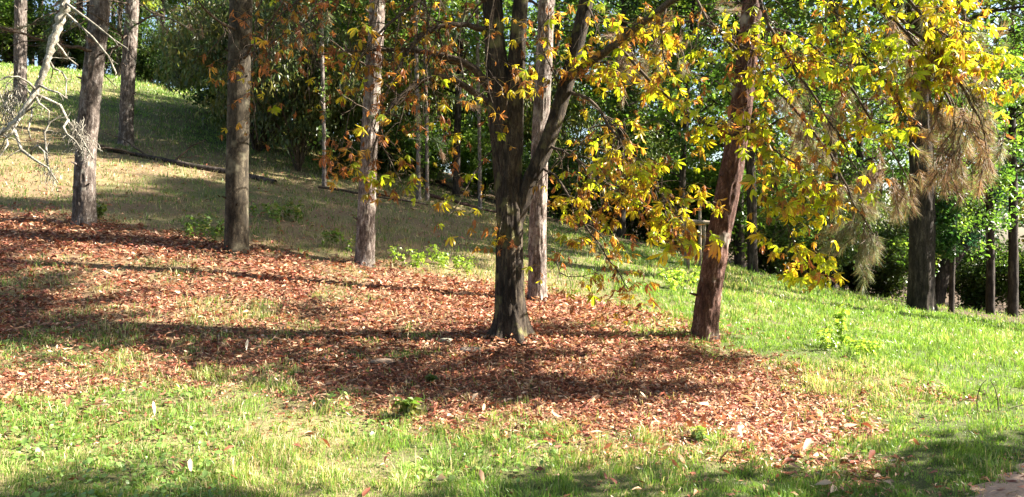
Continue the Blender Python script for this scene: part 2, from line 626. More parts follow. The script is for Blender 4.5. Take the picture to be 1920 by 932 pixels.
def grass(n):
    x, y = scatter(n)
    l = litter(x, y)
    pth = poly_sd(PATHPOLY, x, y)
    na = fbm(x * .6, y * .6, 11.)
    nc = fbm(x * 1.7, y * 1.7, 31.)
    back = smooth(21.5, 24, y + .55 * np.minimum(x, 0) + .25 * x) * smooth(-13, -7, x)
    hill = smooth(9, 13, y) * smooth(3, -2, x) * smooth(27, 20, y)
    keep = rng.random(n) < (1 - .93 * smooth(.2, .75, l)) * (1 - smooth(-.05, .1, pth)) * (1 - .9 * back) * (1 - .6 * hill) * (.55 + .8 * smooth(.3, .6, nc))
    x, y, l, na, nc, hill = [t[keep] for t in (x, y, l, na, nc, hill)]
    n = len(x)
    z = gz(x, y) - .01
    meadow = smooth(1.5, 5, x) * smooth(7, 9, y)
    s = np.clip(y / 6.0, .8, 6)
    h = (.028 + .045 * rng.random(n) ** 1.4 + .012 * meadow * rng.random(n)) * (.75 + .6 * na)
    cl = fbm(x * 5.5, y * 5.5, 61., 2)
    h *= np.where(rng.random(n) < .03, 1.8, 1.0) * (1 + .12 * (s - 1)) * (.45 + 1.15 * smooth(.25, .75, cl))
    w = (.0018 + .0019 * rng.random(n)) * s ** .8
    a = rng.normal(size=n) * .9 + fbm(x * 3, y * 3, 71., 2) * 18
    lean = rng.random(n) ** .8 * .95 * h
    dx, dy = np.cos(a), np.sin(a)
    b = rng.random(n) * 2 * math.pi
    wx, wy = np.cos(b) * w, np.sin(b) * w
    base = np.stack([x, y, z], -1)
    W = np.stack([wx, wy, np.zeros(n)], -1)
    mid = base + np.stack([dx * lean * .3, dy * lean * .3, h * .6], -1)
    tip = base + np.stack([dx * lean, dy * lean, h * (1 - .25 * lean / h)], -1)
    v = np.stack([base - W, base + W, mid + W * .8, mid - W * .8, tip], 1).reshape(-1, 3)
    k = np.arange(n)[:, None] * 5
    f4 = k + np.array([[0, 1, 2, 3]])
    f3 = k + np.array([[3, 2, 4]])
    dryp = np.clip(.12 + .8 * (na - .45) + .3 * hill + .5 * l + .3 * (nc - .5) - .12 * meadow, .04, .95)
    isdry = rng.random(n) < dryp
    t = rng.random(n)[:, None]
    g1, g2 = np.array([.095, .195, .028]), np.array([.225, .32, .06])
    s1, s2 = np.array([.34, .26, .12]), np.array([.55, .46, .27])
    cc = np.where(isdry[:, None], s1 * (1 - t) + s2 * t, g1 * (1 - t) + g2 * t)
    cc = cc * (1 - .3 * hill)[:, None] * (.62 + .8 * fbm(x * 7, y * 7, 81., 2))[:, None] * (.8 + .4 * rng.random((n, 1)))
    mb = MB()
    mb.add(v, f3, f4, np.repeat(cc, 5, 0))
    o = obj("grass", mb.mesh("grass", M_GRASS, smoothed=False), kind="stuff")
    tag(o, "short green and straw coloured grass covering the slope and the foreground", "grass")


grass(600000)


def frames(yaw, pitch, roll):
    """rotation matrices: local x forward, z up"""
    cy_, sy_, cp, sp, cr, sr = np.cos(yaw), np.sin(yaw), np.cos(pitch), np.sin(pitch), np.cos(roll), np.sin(roll)
    X = np.stack([cy_ * cp, sy_ * cp, -sp], -1)
    Y0 = np.stack([-sy_, cy_, np.zeros_like(cy_)], -1)
    Z0 = np.cross(X, Y0)
    Y = Y0 * cr[..., None] + Z0 * sr[..., None]
    Z = np.cross(X, Y)
    return np.stack([X, Y, Z], -1)         # columns


def place_many(mb, proto, pos, R, sc, cmul=None):
    v, f3, f4, c = proto
    n = len(pos)
    V = np.einsum('nij,vj->nvi', R, v) * np.asarray(sc)[:, None, None] + pos[:, None]
    k = np.arange(n)[:, None, None] * len(v)
    C = np.tile(c[None], (n, 1, 1))
    if cmul is not None:
        C = C * cmul[:, None]
    mb.add(V.reshape(-1, 3), (k + f3[None]).reshape(-1, 3) if len(f3) else None,
           (k + f4[None]).reshape(-1, 4) if len(f4) else None, C.reshape(-1, 3))


def leaflet(L=.14, W=.045, curl=.5, fold=.35, twist=0., c0=(1, 1, 1), c1=(1, 1, 1), edge=None, peak=.65, secs=(0.36, .7)):
    """one leaflet along +x, folded along its rib and curling down; arrays (v,f3,f4,c)"""
    edge = c1 if edge is None else edge
    v, c = [], []

    def pt(t, s):
        ang = curl * t
        x = L * (np.sin(ang) / curl if abs(curl) > 1e-3 else t)
        z = -L * ((1 - np.cos(ang)) / curl if abs(curl) > 1e-3 else 0)
        wv = W * np.sin(math.pi * min(1, t / peak * .5) if t < peak else math.pi * (.5 + .5 * (t - peak) / (1 - peak))) * s
        tw = twist * t
        y_, z_ = wv * np.cos(tw), abs(wv) * fold + wv * np.sin(tw)
        return [x, y_, z + z_]
    c0, c1, edge = map(np.asarray, (c0, c1, edge))
    v.append(pt(0, 0)); c.append(c0)
    for t in secs:
        for s in (-1, 0, 1):
            v.append(pt(t, s))
            c.append((c0 * (1 - t) + c1 * t) if s == 0 else (c0 * (1 - t) + edge * t) * .5 + edge * .5)
    v.append(pt(1, 0)); c.append(c1)
    f3 = [(0, 2, 1), (0, 3, 2), (4, 5, 7), (5, 6, 7)]
    f4 = [(1, 2, 5, 4), (2, 3, 6, 5)]
    return np.array(v), np.array(f3), np.array(f4), np.array(c, float)


# litter leaflets: brown, tan, red-brown, curled
LC = [((.30, .105, .06), (.24, .075, .045)), ((.42, .18, .11), (.36, .14, .085)), ((.21, .065, .04), (.14, .048, .034)),
      ((.54, .34, .21), (.48, .27, .16)), ((.36, .14, .07), (.40, .19, .10)), ((.62, .46, .32), (.54, .37, .24))]
LPROTO = []
for i in range(24):
    a, b = LC[[0, 1, 2, 3, 4, 0, 1, 3, 5, 3][i % 10]]
    L_ = .06 + .05 * rng.random()
    if i % 3:
        # narrow curled strip: four faces
        w_, cu, z_ = .006 + .008 * rng.random(), rng.uniform(-.5, .6) * L_, rng.uniform(-.3, .8)
        v_ = np.array([[0, 0, 0], [L_ * .55, -w_, cu * .5 + w_ * z_], [L_ * .5, 0, cu * .5], [L_ * .55, w_, cu * .5 + w_ * z_], [L_ * .95, rng.normal() * .012, 0]])
        LPROTO.append((v_, np.array([(0, 2, 1), (0, 3, 2), (1, 2, 4), (2, 3, 4)]), np.zeros((0, 4), int), np.array([a, b, a, b, b], float)))
    else:
        LPROTO.append(leaflet(L_, .008 + .009 * rng.random(), rng.uniform(-2.4, 2.6), rng.uniform(-.3, 1.1), rng.uniform(-1.2, 1.2), a, b))


def litter_positions(n, thresh=0.0):
    x, y = scatter(n, 20.)
    l = litter(x, y)
    keep = (rng.random(n) < l) & (poly_sd(PATHPOLY, x, y) < .02)
    return x[keep], y[keep]


BASES = [hit(*b_)[:2] for b_ in ((157, 421), (443, 472), (683, 499), (1007, 564), (1318, 636), (960, 634))]


def litter_mass(n):
    x, y = litter_positions(n)
    # stray leaves outside of the carpet
    xs, ys = scatter(34000, 22.)
    k = rng.random(len(xs)) < (.2 + .7 * smooth(.48, .66, fbm(xs * .9, ys * .9, 41.))) * np.maximum(smooth(-2.6, .3, poly_sd(LITTER, xs, ys)), .8 * smooth(9, 12, ys) * smooth(1, -3, xs))
    xs, ys = xs[k], ys[k]
    xp = rng.uniform(2.6, 4.6, 1500)
    yp = rng.uniform(4.6, 7.2, 1500)
    k = (poly_sd(PATHPOLY, xp, yp) > -.15) & (rng.random(1500) < .7)
    h2 = hit(1725, 742)
    x2, y2 = rng.normal(h2[0], .28, 420), rng.normal(h2[1], .16, 420)
    x = np.concatenate([x, xs, xp[k], x2])
    y = np.concatenate([y, ys, yp[k], y2])
    z = gz(x, y) + .004 + .028 * rng.random(len(x)) ** 2
    for bx, by in BASES:                       # leaves banked against the trunks
        z += .07 * np.exp(-np.hypot(x - bx, y - by) / .22)
    which = rng.integers(0, len(LPROTO), len(x))
    mb = MB()
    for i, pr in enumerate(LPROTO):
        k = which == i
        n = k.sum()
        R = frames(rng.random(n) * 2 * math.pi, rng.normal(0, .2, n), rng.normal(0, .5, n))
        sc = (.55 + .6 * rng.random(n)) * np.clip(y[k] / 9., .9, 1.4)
        place_many(mb, pr, np.stack([x[k], y[k], z[k]], -1), R, sc, .5 + .9 * rng.random((n, 1)) + (smooth(.6, 2.2, x[k] + .5 * (8 - y[k])) * smooth(8.6, 7.4, y[k]) * rng.random(n))[:, None] * [.9, 1.25, 1.5])  # lower-right leaves brightened towards tan: full sun put into their tint
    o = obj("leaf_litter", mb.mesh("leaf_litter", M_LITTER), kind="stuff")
    tag(o, "thick carpet of curled red-brown chestnut leaflets around the trunks", "leaf litter")


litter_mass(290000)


def ground_cover():
    n = 20000
    x, y = scatter(n, 9.)
    m = smooth(.47, .58, fbm(x * .9, y * .9, 51.)) * (.35 + .65 * smooth(1, -2, x)) * (1 - smooth(.1, .5, litter(x, y)))
    k = rng.random(n) < m
    x, y = x[k], y[k]
    z = gz(x, y) + .015 + .05 * rng.random(len(x))
    mb = MB()
    pr = leaflet(.040, .015, .5, .2, 0, (.17, .28, .06), (.20, .31, .08), peak=.55)
    n = len(x)
    place_many(mb, pr, np.stack([x, y, z], -1), frames(rng.random(n) * 6.3, rng.normal(-.1, .45, n), rng.normal(0, .4, n)),
               .6 + .9 * rng.random(n), .7 + .6 * rng.random((n, 1)))
    o = obj("clover_cover", mb.mesh("clover_cover", M_GRASS), kind="stuff")
    tag(o, "low broad-leaved weeds mixed into the grass at the lower left", "ground cover")


ground_cover()

# ------------------------------------------------------------------ branches
def rand_dir():
    v = rng.normal(size=3)
    return norm(v)


def twiggy(mb, path, r0, r1, nsub=8, sublen=.5, depth=1, droop=.15, seg=6, col=(1, 1, 1), wob=.03, start=.2, tips=None, spread=1.0):
    """a branch with side twigs; collects the twig ends in tips"""
    L = np.linalg.norm(np.diff(path, axis=0), axis=1).sum()
    n = max(5, int(L / .12))
    p = spline(path, n)
    p[1:] += (rng.random((n - 1, 3)) - .5) * wob
    tube(mb, p, np.linspace(r0, r1, n), seg, col)
    tan = np.gradient(p, axis=0)
    if tips is not None:
        tips.append((p[-1], norm(tan[-1])))
    for k in range(nsub):
        t = start + (1 - start) * (k + rng.random()) / max(1, nsub)
        i = min(n - 1, int(t * (n - 1)))
        d = norm(norm(tan[i]) * .6 + rand_dir() * spread)
        l = sublen * (.45 + .8 * rng.random()) * (1.15 - .5 * t)
        q = [p[i]]
        m = 5
        for j in range(m):
            d = norm(d + rand_dir() * .28 + np.array([0, 0, -droop]))
            q.append(q[-1] + d * l / m)
        rr = max(.0022, (r0 + (r1 - r0) * t) * .45)
        if depth > 1:
            twiggy(mb, np.array(q), rr, max(.0018, rr * .45), max(2, nsub // 2), l * .55, depth - 1, droop, 4, col, wob * .5, .25, tips, spread)
        else:
            tube(mb, np.array(q), np.linspace(rr, max(.0016, rr * .4), m + 1), 4, col)
            if tips is not None:
                tips.append((q[-1], d))
                if rng.random() < .6:
                    tips.append((q[3], d))


def px_path(pts):
    return np.array([P(*p) for p in pts])


def part_mesh(root, name, mb, mat, kind=None, smoothed=True):
    return obj(name, mb.mesh(name, mat, origin=tuple(root.location), smoothed=smoothed), root, kind=kind)


def trunk_at(name, px, py, line, widths, label, cat, mat, top=12.0, d=None, group=None, **kw):
    """a tree whose trunk follows the pixels of line at the depth where its base meets the ground"""
    b = hit(px, py)
    d = b[1]
    pts = [b - np.array([0, 0, .12])]
    rs = [widths[0] / 2 / F * d]
    for (x, y), w in zip(line, widths[1:]):
        pts.append(P(x, y, d))
        rs.append(w / 2 / F * d)
    e = pts[-1]
    dirn = norm(pts[-1] - pts[-2])
    k = max(.5, b[2] + top - e[2])
    pts.append(e + norm(dirn + np.array([0, 0, .6])) * k * .5)
    rs.append(rs[-1] * .8)
    pts.append(pts[-1] + np.array([0, 0, 1.0]) * k * .5)
    rs.append(rs[-1] * .35)
    root = thing(name, b, label, cat, group)
    mb = MB()
    bark_trunk(mb, np.array(pts), np.array(rs), seed=px * .01, **kw)
    sp_ = spline(np.column_stack([pts, rs]), 200)
    for _ in range(9):                        # snapped-off branch stubs
        i = int(rng.integers(14, 120))
        a = rng.random() * 6.283
        o = sp_[i, :3] + np.array([math.cos(a), math.sin(a), 0]) * sp_[i, 3] * .8
        dv = np.array([math.cos(a), math.sin(a), .25 + .3 * rng.random()])
        l_ = .05 + .10 * rng.random() ** 2
        tube(mb, np.array([o, o + dv * l_ * .5, o + dv * l_]), [.022, .016, .010], 7)
    part_mesh(root, "trunk", mb, mat)
    return root, np.array(pts), np.array(rs), d


# ------------------------------------------------------------------ pine foliage
def needle_tuft(n=70, L=.11, brown=.5, open_=.9):
    """a brush of needles along a short shoot on +x"""
    mb = MB()
    v, f, c = [], [], []
    for i in range(n):
        t = rng.random() * .14
        a = rng.random() * 6.283
        o = open_ * (.35 + .65 * rng.random()) * (1.15 - t * 3.5)
        d = np.array([math.cos(o), math.sin(o) * math.cos(a), math.sin(o) * math.sin(a)])
        l = L * (.7 + .5 * rng.random())
        b = np.array([t, 0, 0])
        w = norm(np.cross(d, rand_dir())) * .0017
        e = b + d * l + np.array([0, 0, -.02 * rng.random()])
        k = len(v)
        v += [b - w, b + w, e]
        f.append((k, k + 1, k + 2))
        br = rng.random() < brown
        col = np.array([.27, .165, .115]) * (.7 + .6 * rng.random()) if br else np.array([.22, .25, .15]) * (.7 + .6 * rng.random())
        c += [col, col, col * 1.15]
    mb.add(np.array(v), np.array(f), None, np.array(c))
    tube(mb, np.array([[-.06, 0, 0], [.05, 0, 0], [.15, 0, 0]]), [.005, .004, .003], 4, (.12, .08, .05))
    return mb


TUFT_MB = [needle_tuft(90, .115, b) for b in (.15, .3, .6, .85, .95)]
TUFT = [m.mesh("needle_tuft", M_NEEDLE) for m in TUFT_MB]
GREEN_TUFT = []
for k in range(3):
    m = MB()
    for i in range(34):
        a, o = rng.random() * 6.283, .4 + .9 * rng.random()
        d = np.array([math.cos(o), math.sin(o) * math.cos(a), math.sin(o) * math.sin(a)])
        w = norm(np.cross(d, rand_dir())) * .005
        b = np.array([rng.random() * .2, 0, 0])
        m.add([b - w, b + w, b + d * (.13 + .06 * rng.random())], [(0, 1, 2)], None, np.array([.055, .085, .035]) * (.7 + .6 * rng.random()))
    GREEN_TUFT.append(m.arrays())


def rot_to(d, roll=None):
    x = norm(np.asarray(d))
    y = norm(np.cross([0, 0, 1.0] if abs(x[2]) < .95 else [0, 1.0, 0], x))
    z = np.cross(x, y)
    r = rng.random() * 6.283 if roll is None else roll
    y2 = y * math.cos(r) + z * math.sin(r)
    return np.stack([x, y2, np.cross(x, y2)], -1)


def pine_crown_mesh(z0, z1, R, nb, seed):
    """upper crown of a pine about its axis, as one mass of needle tufts"""
    mb = MB()
    pos, rot, sc = [], [], []
    for i in range(nb):
        t = (i + rng.random()) / nb
        z = z0 + (z1 - z0) * t
        l = R * (1 - .75 * t) * (.6 + .6 * rng.random())
        a = rng.random() * 6.283
        d = np.array([math.cos(a), math.sin(a), .25])
        p = np.array([[0, 0, z], d * l * .5 + [0, 0, z], d * l + [0, 0, z + .15 * l]])
        tips = []
        twiggy(mb, p, .03, .008, 7, l * .45, 1, -.05, 4, (.09, .065, .05), .04, .35, tips)
        for q, dd in tips:
            for _ in range(2):
                pos.append(q + rng.normal(size=3) * .10)
                rot.append(rot_to(dd + rand_dir() * .5 + [0, 0, .35]))
                sc.append(1.3 + .8 * rng.random())
    pos, rot, sc = np.array(pos), np.array(rot), np.array(sc)
    w = rng.integers(0, 3, len(pos))
    for k in range(3):
        j = w == k
        place_many(mb, GREEN_TUFT[k], pos[j], rot[j], sc[j])
    return mb.mesh("crown", M_NEEDLE)


CROWN_A = pine_crown_mesh(0, 6.0, 2.5, 46, 1)
CROWN_B = pine_crown_mesh(0, 5.0, 2.1, 40, 2)


def pine_crown(root, pts, which, z=6.6):
    """set the shared crown on the trunk's upper part"""
    i = np.argmin(np.abs(pts[:, 2] - (root.location.z + z)))
    pr = spline(pts, 60)
    i = np.argmin(np.abs(pr[:, 2] - (root.location.z + z)))
    q = pr[i] - np.array(root.location)
    return obj("crown", which, root, tuple(q), kind="stuff")


def dead_branch(root, pts, r0, r1, nsub=6, sublen=.5, depth=1, mat=None, name="branch", **kw):
    mb = MB()
    twiggy(mb, px_path(pts), r0, r1, nsub, sublen, depth, **kw)
    return part_mesh(root, name, mb, mat or M_TWIG)


# ------------------------------------------------------------------ the trunks in front
pine_kw = dict(amp=.08, fiss=.11, flare=.45, lobes=4, plate=(4.5, 2.2), seg=56, step=.035)
pineA, ptA, rA, dA = trunk_at("pine_tree", 157, 421, [(160, 300), (170, 180), (181, 80), (188, 0), (198, -200)], [42, 38, 37, 36, 35, 35, 33],
    "pale grey-barked pine nearest the left edge, bare branches crossing its trunk", "tree", M_PINEGREY, **pine_kw)
pine_crown(pineA, ptA, CROWN_A)
pineB, ptB, rB, dB = trunk_at("pine_tree", 236, 272, [(238, 190), (243, 100), (249, 0), (258, -150)], [27, 26, 25, 24, 23, 21],
    "thinner grey pine up the slope beside the end of the fallen log", "tree", M_PINEGREY, **pine_kw)
pine_crown(pineB, ptB, CROWN_B, 7.6)
pineZ, ptZ, rZ, dZ = trunk_at("pine_tree", 38, 190, [(38, 90), (39, 0), (40, -120)], [24, 22, 21, 20, 18],
    "dark slim pine trunk high on the slope behind the lichen-pale dead branch", "tree", M_PINEGREY, **pine_kw)
pine_crown(pineZ, ptZ, CROWN_A, 8.0)
treeC, ptC, rC, dC = trunk_at("grey_tree", 443, 472, [(444, 380), (446, 250), (449, 100), (452, 0), (456, -200)], [46, 43, 41, 42, 42, 42, 40],
    "smooth olive-grey trunk with blotchy bark between the pale pines", "tree", M_GREYBARK, amp=.07, fiss=.02, flare=.4, lobes=5, top=9)
pineD, ptD, rD, dD = trunk_at("pine_tree", 683, 499, [(687, 400), (692, 280), (699, 150), (706, 40), (710, -60), (716, -220)], [37, 34, 32, 31, 29, 28, 27, 26],
    "slender pine with bright sunlit bark standing alone left of the chestnut", "tree", M_PINE, **pine_kw)
pine_crown(pineD, ptD, CROWN_B)
pineE, ptE, rE, dE = trunk_at("pine_tree", 1007, 564, [(1008, 450), (1011, 300), (1018, 150), (1024, 20), (1028, -80), (1034, -240)], [37, 34, 33, 32, 31, 30, 29],
    "white-lit pine trunk standing right behind the dark chestnut trunk", "tree", M_PINE, **pine_kw)
pine_crown(pineE, ptE, CROWN_A)
pineF, ptF, rF, dF = trunk_at("pine_tree", 1318, 636, [(1328, 560), (1343, 470), (1362, 370), (1380, 270), (1396, 150), (1410, 20), (1422, -100), (1440, -260)],
    [52, 47, 45, 44, 42, 40, 37, 34, 33, 32],
    "red-brown pine leaning to the right at the edge of the leaf carpet", "tree", M_PINERED, **pine_kw)
pine_crown(pineF, ptF, CROWN_B)

# bare lower branches of the left pines
for pts, r0, n in (
        ([(184, 96, dA), (120, 85, dA - .6), (70, 72, dA - 1.4), (0, 50, dA - 2.4), (-80, 30, dA - 3.2)], .03, 8),
        ([(178, 110, dA), (230, 70, dA - .6), (160, 20, dA - 1.5), (120, -10, dA - 2.2)], .016, 5),
        ([(181, 60, dA), (205, 68, dA - .3), (240, 95, dA - .6), (258, 118, dA - .7)], .014, 4),
        ([(186, 10, dA), (150, 12, dA - .5), (110, 18, dA - 1.2), (60, 42, dA - 1.9)], .016, 6),
        ([(188, -10, dA), (225, -30, dA - .4), (270, 10, dA - .9), (300, 40, dA - 1.2), (316, 60, dA - 1.4)], .014, 5),
        ([(176, 125, dA), (205, 150, dA + .3), (228, 176, dA + .5)], .012, 3)):
    dead_branch(pineA, pts, r0, r0 * .3, n, .7, 2, M_TWIG)
for pts, r0, n in (
        ([(250, 10, dB), (200, 0, dB - .8), (150, 5, dB - 1.6), (90, 30, dB - 2.5)], .03, 7),
        ([(247, 50, dB), (290, 30, dB - .6), (340, 45, dB - 1.1), (380, 75, dB - 1.6)], .026, 7),
        ([(246, 60, dB), (215, 90, dB - .6), (190, 140, dB - 1.0)], .02, 5)):
    dead_branch(pineB, pts, r0, r0 * .3, n, .9, 2, M_TWIG)
for pts, r0, n in (
        ([(700, 130, dD), (660, 105, dD - .5), (600, 60, dD - 1.0), (560, 20, dD - 1.3)], .016, 5),
        ([(697, 210, dD), (670, 195, dD - .4), (630, 170, dD - .8)], .011, 3),
        ([(692, 300, dD), (672, 285, dD - .3), (650, 262, dD - .6)], .009, 2),
        ([(704, 70, dD), (740, 60, dD - .4), (790, 30, dD - .8)], .014, 4)):
    dead_branch(pineD, pts, r0, r0 * .3, n, .5, 2, M_TWIG)
for pts, r0, n in (
        ([(448, 120, dC), (490, 60, dC - .6), (530, 10, dC - 1.1), (560, -60, dC - 1.6)], .03, 6),
        ([(449, 60, dC), (420, 45, dC - .5), (385, 20, dC - .9), (350, -40, dC - 1.2)], .026, 6),
        ([(452, -30, dC), (500, -20, dC - .6), (560, 40, dC - 1.4), (600, 110, dC - 1.9)], .026, 7)):
    dead_branch(treeC, pts, r0, r0 * .3, n + 2, .6, 2, M_TWIG)

DARK_TUFT = []
for k_ in range(2):
    m_ = MB()
    m_.add(*GREEN_TUFT[k_])
    DARK_TUFT.append(m_.mesh("needle_tuft", M_NEEDLE))
for rt, pts in ((pineA, [(188, -40, dA), (150, -30, dA - .5), (110, 20, dA - 1.0), (90, 70, dA - 1.2)]),
                (pineB, [(252, -40, dB), (220, -30, dB - .8), (190, 20, dB - 1.4), (120, 60, dB - 1.8)]),
                (pineB, [(252, -60, dB), (300, -40, dB - .8), (350, 10, dB - 1.4), (380, 60, dB - 1.8)]),
                (pineB, [(250, 0, dB), (280, 20, dB + .8), (320, 40, dB + 1.4), (330, 90, dB + 1.8)]),
                (pineD, [(708, -40, dD), (660, -50, dD - .5), (600, 0, dD - .9), (560, 60, dD - 1.1)]),
                (pineD, [(708, -20, dD), (760, -30, dD + .5), (810, 40, dD + .9), (820, 120, dD + 1.0)]),
                (pineE, [(1024, 20, dE), (940, -20, dE + .4), (860, 60, dE + .8), (800, 170, dE + 1.0), (790, 240, dE + 1.0)])):
    mb = MB()
    tips = []
    twiggy(mb, px_path(pts), .02, .006, 11, .7, 1, .12, 5, wob=.03, start=.3, tips=tips, spread=.8)
    br = part_mesh(rt, "branch", mb, M_TWIG)
    for q_, dd in tips:
        o = obj("needle_tuft", TUFT[int(rng.integers(1, 5))] if rng.random() < .5 else DARK_TUFT[int(rng.integers(0, 2))], br)
        o.location = tuple(q_ - np.array(rt.location))
        o.rotation_euler = Matrix(rot_to(dd + rand_dir() * .4 + [0, 0, -.1]).tolist()).to_euler()
        o.scale = [1.0 + .4 * rng.random()] * 3

# pine at the left edge, out of the picture, whose pale lichen-covered branch hangs in
lp = np.array([-4.95, 6.6, 0])
lp[2] = gz(lp[0], lp[1])
pineL = thing("pine_tree", lp, "pine beyond the left edge whose pale lichen-covered dead branch hangs into view", "tree")
mb = MB()
ptL = np.array([lp + (0, 0, -.1), lp + (.05, 0, 3), lp + (.1, .1, 7), lp + (.1, .1, 12)])
bark_trunk(mb, ptL, np.array([.17, .15, .12, .04]), seed=9., **pine_kw)
part_mesh(pineL, "trunk", mb, M_PINE)
pine_crown(pineL, ptL, CROWN_B, 7.2)
D0 = 6.4
main = [(-200, -170, 6.5), (-20, -150, 6.5), (90, -80, 6.45), (121, 0, D0), (113, 38, D0), (98, 83, D0), (84, 131, D0), (68, 169, D0), (41, 214, D0 - .05), (0, 250, D0 - .1), (-50, 285, D0 - .1)]
mb = MB()
p = spline(px_path(main), 70)
p += (rng.random(p.shape) - .5) * .012
tube(mb, p, np.interp(np.linspace(0, 1, 70), [0, .35, .75, 1], [.045, .033, .022, .010]) * (1 + .16 * rng.normal(size=70)).clip(.75, 1.3), 9)
dbr = part_mesh(pineL, "branch", mb, M_LICHEN)
dbr["label"] = "bare branch crusted with pale lichen"
LT = [[(70, 178), (101, 188), (115, 205), (128, 225), (145, 248), (158, 270), (177, 300)],
      [(23, 233), (34, 270), (44, 286), (56, 293), (75, 303), (90, 312), (100, 327), (109, 344)],
      [(60, 190), (52, 170), (40, 158), (30, 140)], [(74, 160), (100, 170), (118, 180), (128, 184)],
      [(90, 110), (105, 130), (125, 140), (124, 182)], [(44, 212), (62, 205), (52, 238), (58, 262)],
      [(90, 312), (88, 285), (80, 262), (84, 240), (98, 225), (112, 218)], [(56, 293), (62, 275), (78, 280), (84, 300)],
      [(106, 82), (125, 105), (147, 124)], [(124, 25), (150, 48), (190, 85), (216, 128), (212, 156)],
      [(0, 250), (14, 262), (8, 282), (0, 300)], [(30, 228), (18, 205), (6, 190), (0, 170)],
      [(68, 169), (45, 150), (20, 142), (-5, 150)], [(128, 225), (118, 236), (128, 250), (140, 262), (150, 280)],
      [(68, 182), (78, 200), (88, 205), (92, 232)], [(122, 4), (160, 30), (203, 64), (240, 94)],
      [(41, 214), (30, 240), (14, 256), (2, 280)]]
for i, t in enumerate(LT):
    mb = MB()
    pp = px_path([(x, y, D0 - .05 + .12 * math.sin(3 * i + .02 * x)) for x, y in t])
    pp[0] = P(t[0][0], t[0][1], D0)
    twiggy(mb, pp, .0095 if i > 1 else .014, .0045, 3, .12, 1, .05, 6, wob=.022, start=.2)
    obj("twig", mb.mesh("twig", M_LICHEN, origin=tuple(pineL.location)), dbr)
for cx_, cy_, n in ((20, 175, 90), (16, 205, 60), (142, 245, 70), (160, 262, 50), (90, 318, 40)):
    mb = MB()                                  # tangles of dry needles and lichen beard
    for k in range(n):
        a = P(cx_ + rng.normal() * 8, cy_ + rng.normal() * 14, D0 + rng.normal() * .04)
        b_ = a + np.array([rng.normal() * .03, rng.normal() * .03, -.05 - .06 * rng.random()])
        m_ = (a + b_) / 2 + rand_dir() * .025
        tube(mb, spline([a, m_, b_], 5), .0022, 3)
    obj("lichen_tuft", mb.mesh("lichen_tuft", M_LICHEN, origin=tuple(pineL.location)), dbr)

# drooping needle branches of the leaning pine
FB = [([(1412, -40, dF), (1520, -60, dF - .5), (1640, 10, dF - .9), (1730, 110, dF - 1.1), (1790, 200, dF - 1.2), (1835, 275, dF - 1.2)], 30, (2, 3, 4, 1)),
      ([(1405, 60, dF), (1480, 60, dF - .3), (1570, 130, dF - .6), (1630, 220, dF - .8), (1675, 290, dF - .9), (1700, 330, dF - .9)], 30, (3, 4, 3, 2)),
      ([(1398, 130, dF), (1470, 180, dF - .3), (1550, 280, dF - .5), (1590, 360, dF - .6), (1625, 420, dF - .7), (1645, 450, dF - .7)], 30, (0, 1, 2, 0)),
      ([(1418, -120, dF), (1560, -140, dF + .3), (1700, -40, dF + .4), (1800, 60, dF + .4), (1850, 150, dF + .3), (1840, 230, dF + .2)], 26, (2, 3, 1, 0)),
      ([(1412, -60, dF), (1540, -50, dF - 1.0), (1680, 40, dF - 1.6), (1760, 150, dF - 1.8), (1790, 250, dF - 1.9), (1770, 320, dF - 1.9)], 30, (3, 4, 2, 3)),
      ([(1412, -60, dF), (1560, -40, dF - 1.2), (1720, 60, dF - 1.8), (1800, 160, dF - 2.0), (1845, 240, dF - 2.0), (1850, 300, dF - 2.0)], 30, (3, 1, 2, 4)),
      ([(1402, 100, dF), (1440, 110, dF + .3), (1490, 180, dF + .5), (1520, 270, dF + .6)], 16, (3, 2, 1, 1)),
      ([(1400, 120, dF), (1350, 60, dF + .3), (1290, 40, dF + .6), (1200, 60, dF + .8), (1180, 110, dF + .8)], 22, (3, 4, 2, 1))]
for pts, nt_, kinds in FB:
    mb = MB()
    tips = []
    w = px_path(pts)
    twiggy(mb, w, .024, .006, 12, .5, 1, .10, 6, wob=.03, start=.4, tips=tips, spread=.8)
    br = part_mesh(pineF, "branch", mb, M_TWIG)
    for q, dd in tips:
        for _ in range(3):
            o = obj("needle_tuft", TUFT[kinds[rng.integers(0, 4)]], br)
            o.location = tuple(q + rng.normal(size=3) * .05 - np.array(pineF.location))
            o.rotation_euler = Matrix(rot_to(dd + rand_dir() * .5 + [0, 0, -.15]).tolist()).to_euler()
            o.scale = [.95 + .4 * rng.random()] * 3

# ------------------------------------------------------------------ the chestnut
cb = hit(960, 634)
dM = cb[1]
chest = thing("chestnut_tree", cb, "large dark-trunked chestnut with drooping yellow and brown autumn leaves", "tree")
k = dM / 10.0


def CP(pts):
    return np.array([P(x, y, (8.2 + (d - 6.2) * .4737) * k) for x, y, d in pts])


def R_(w):
    return w / 2 / F * dM


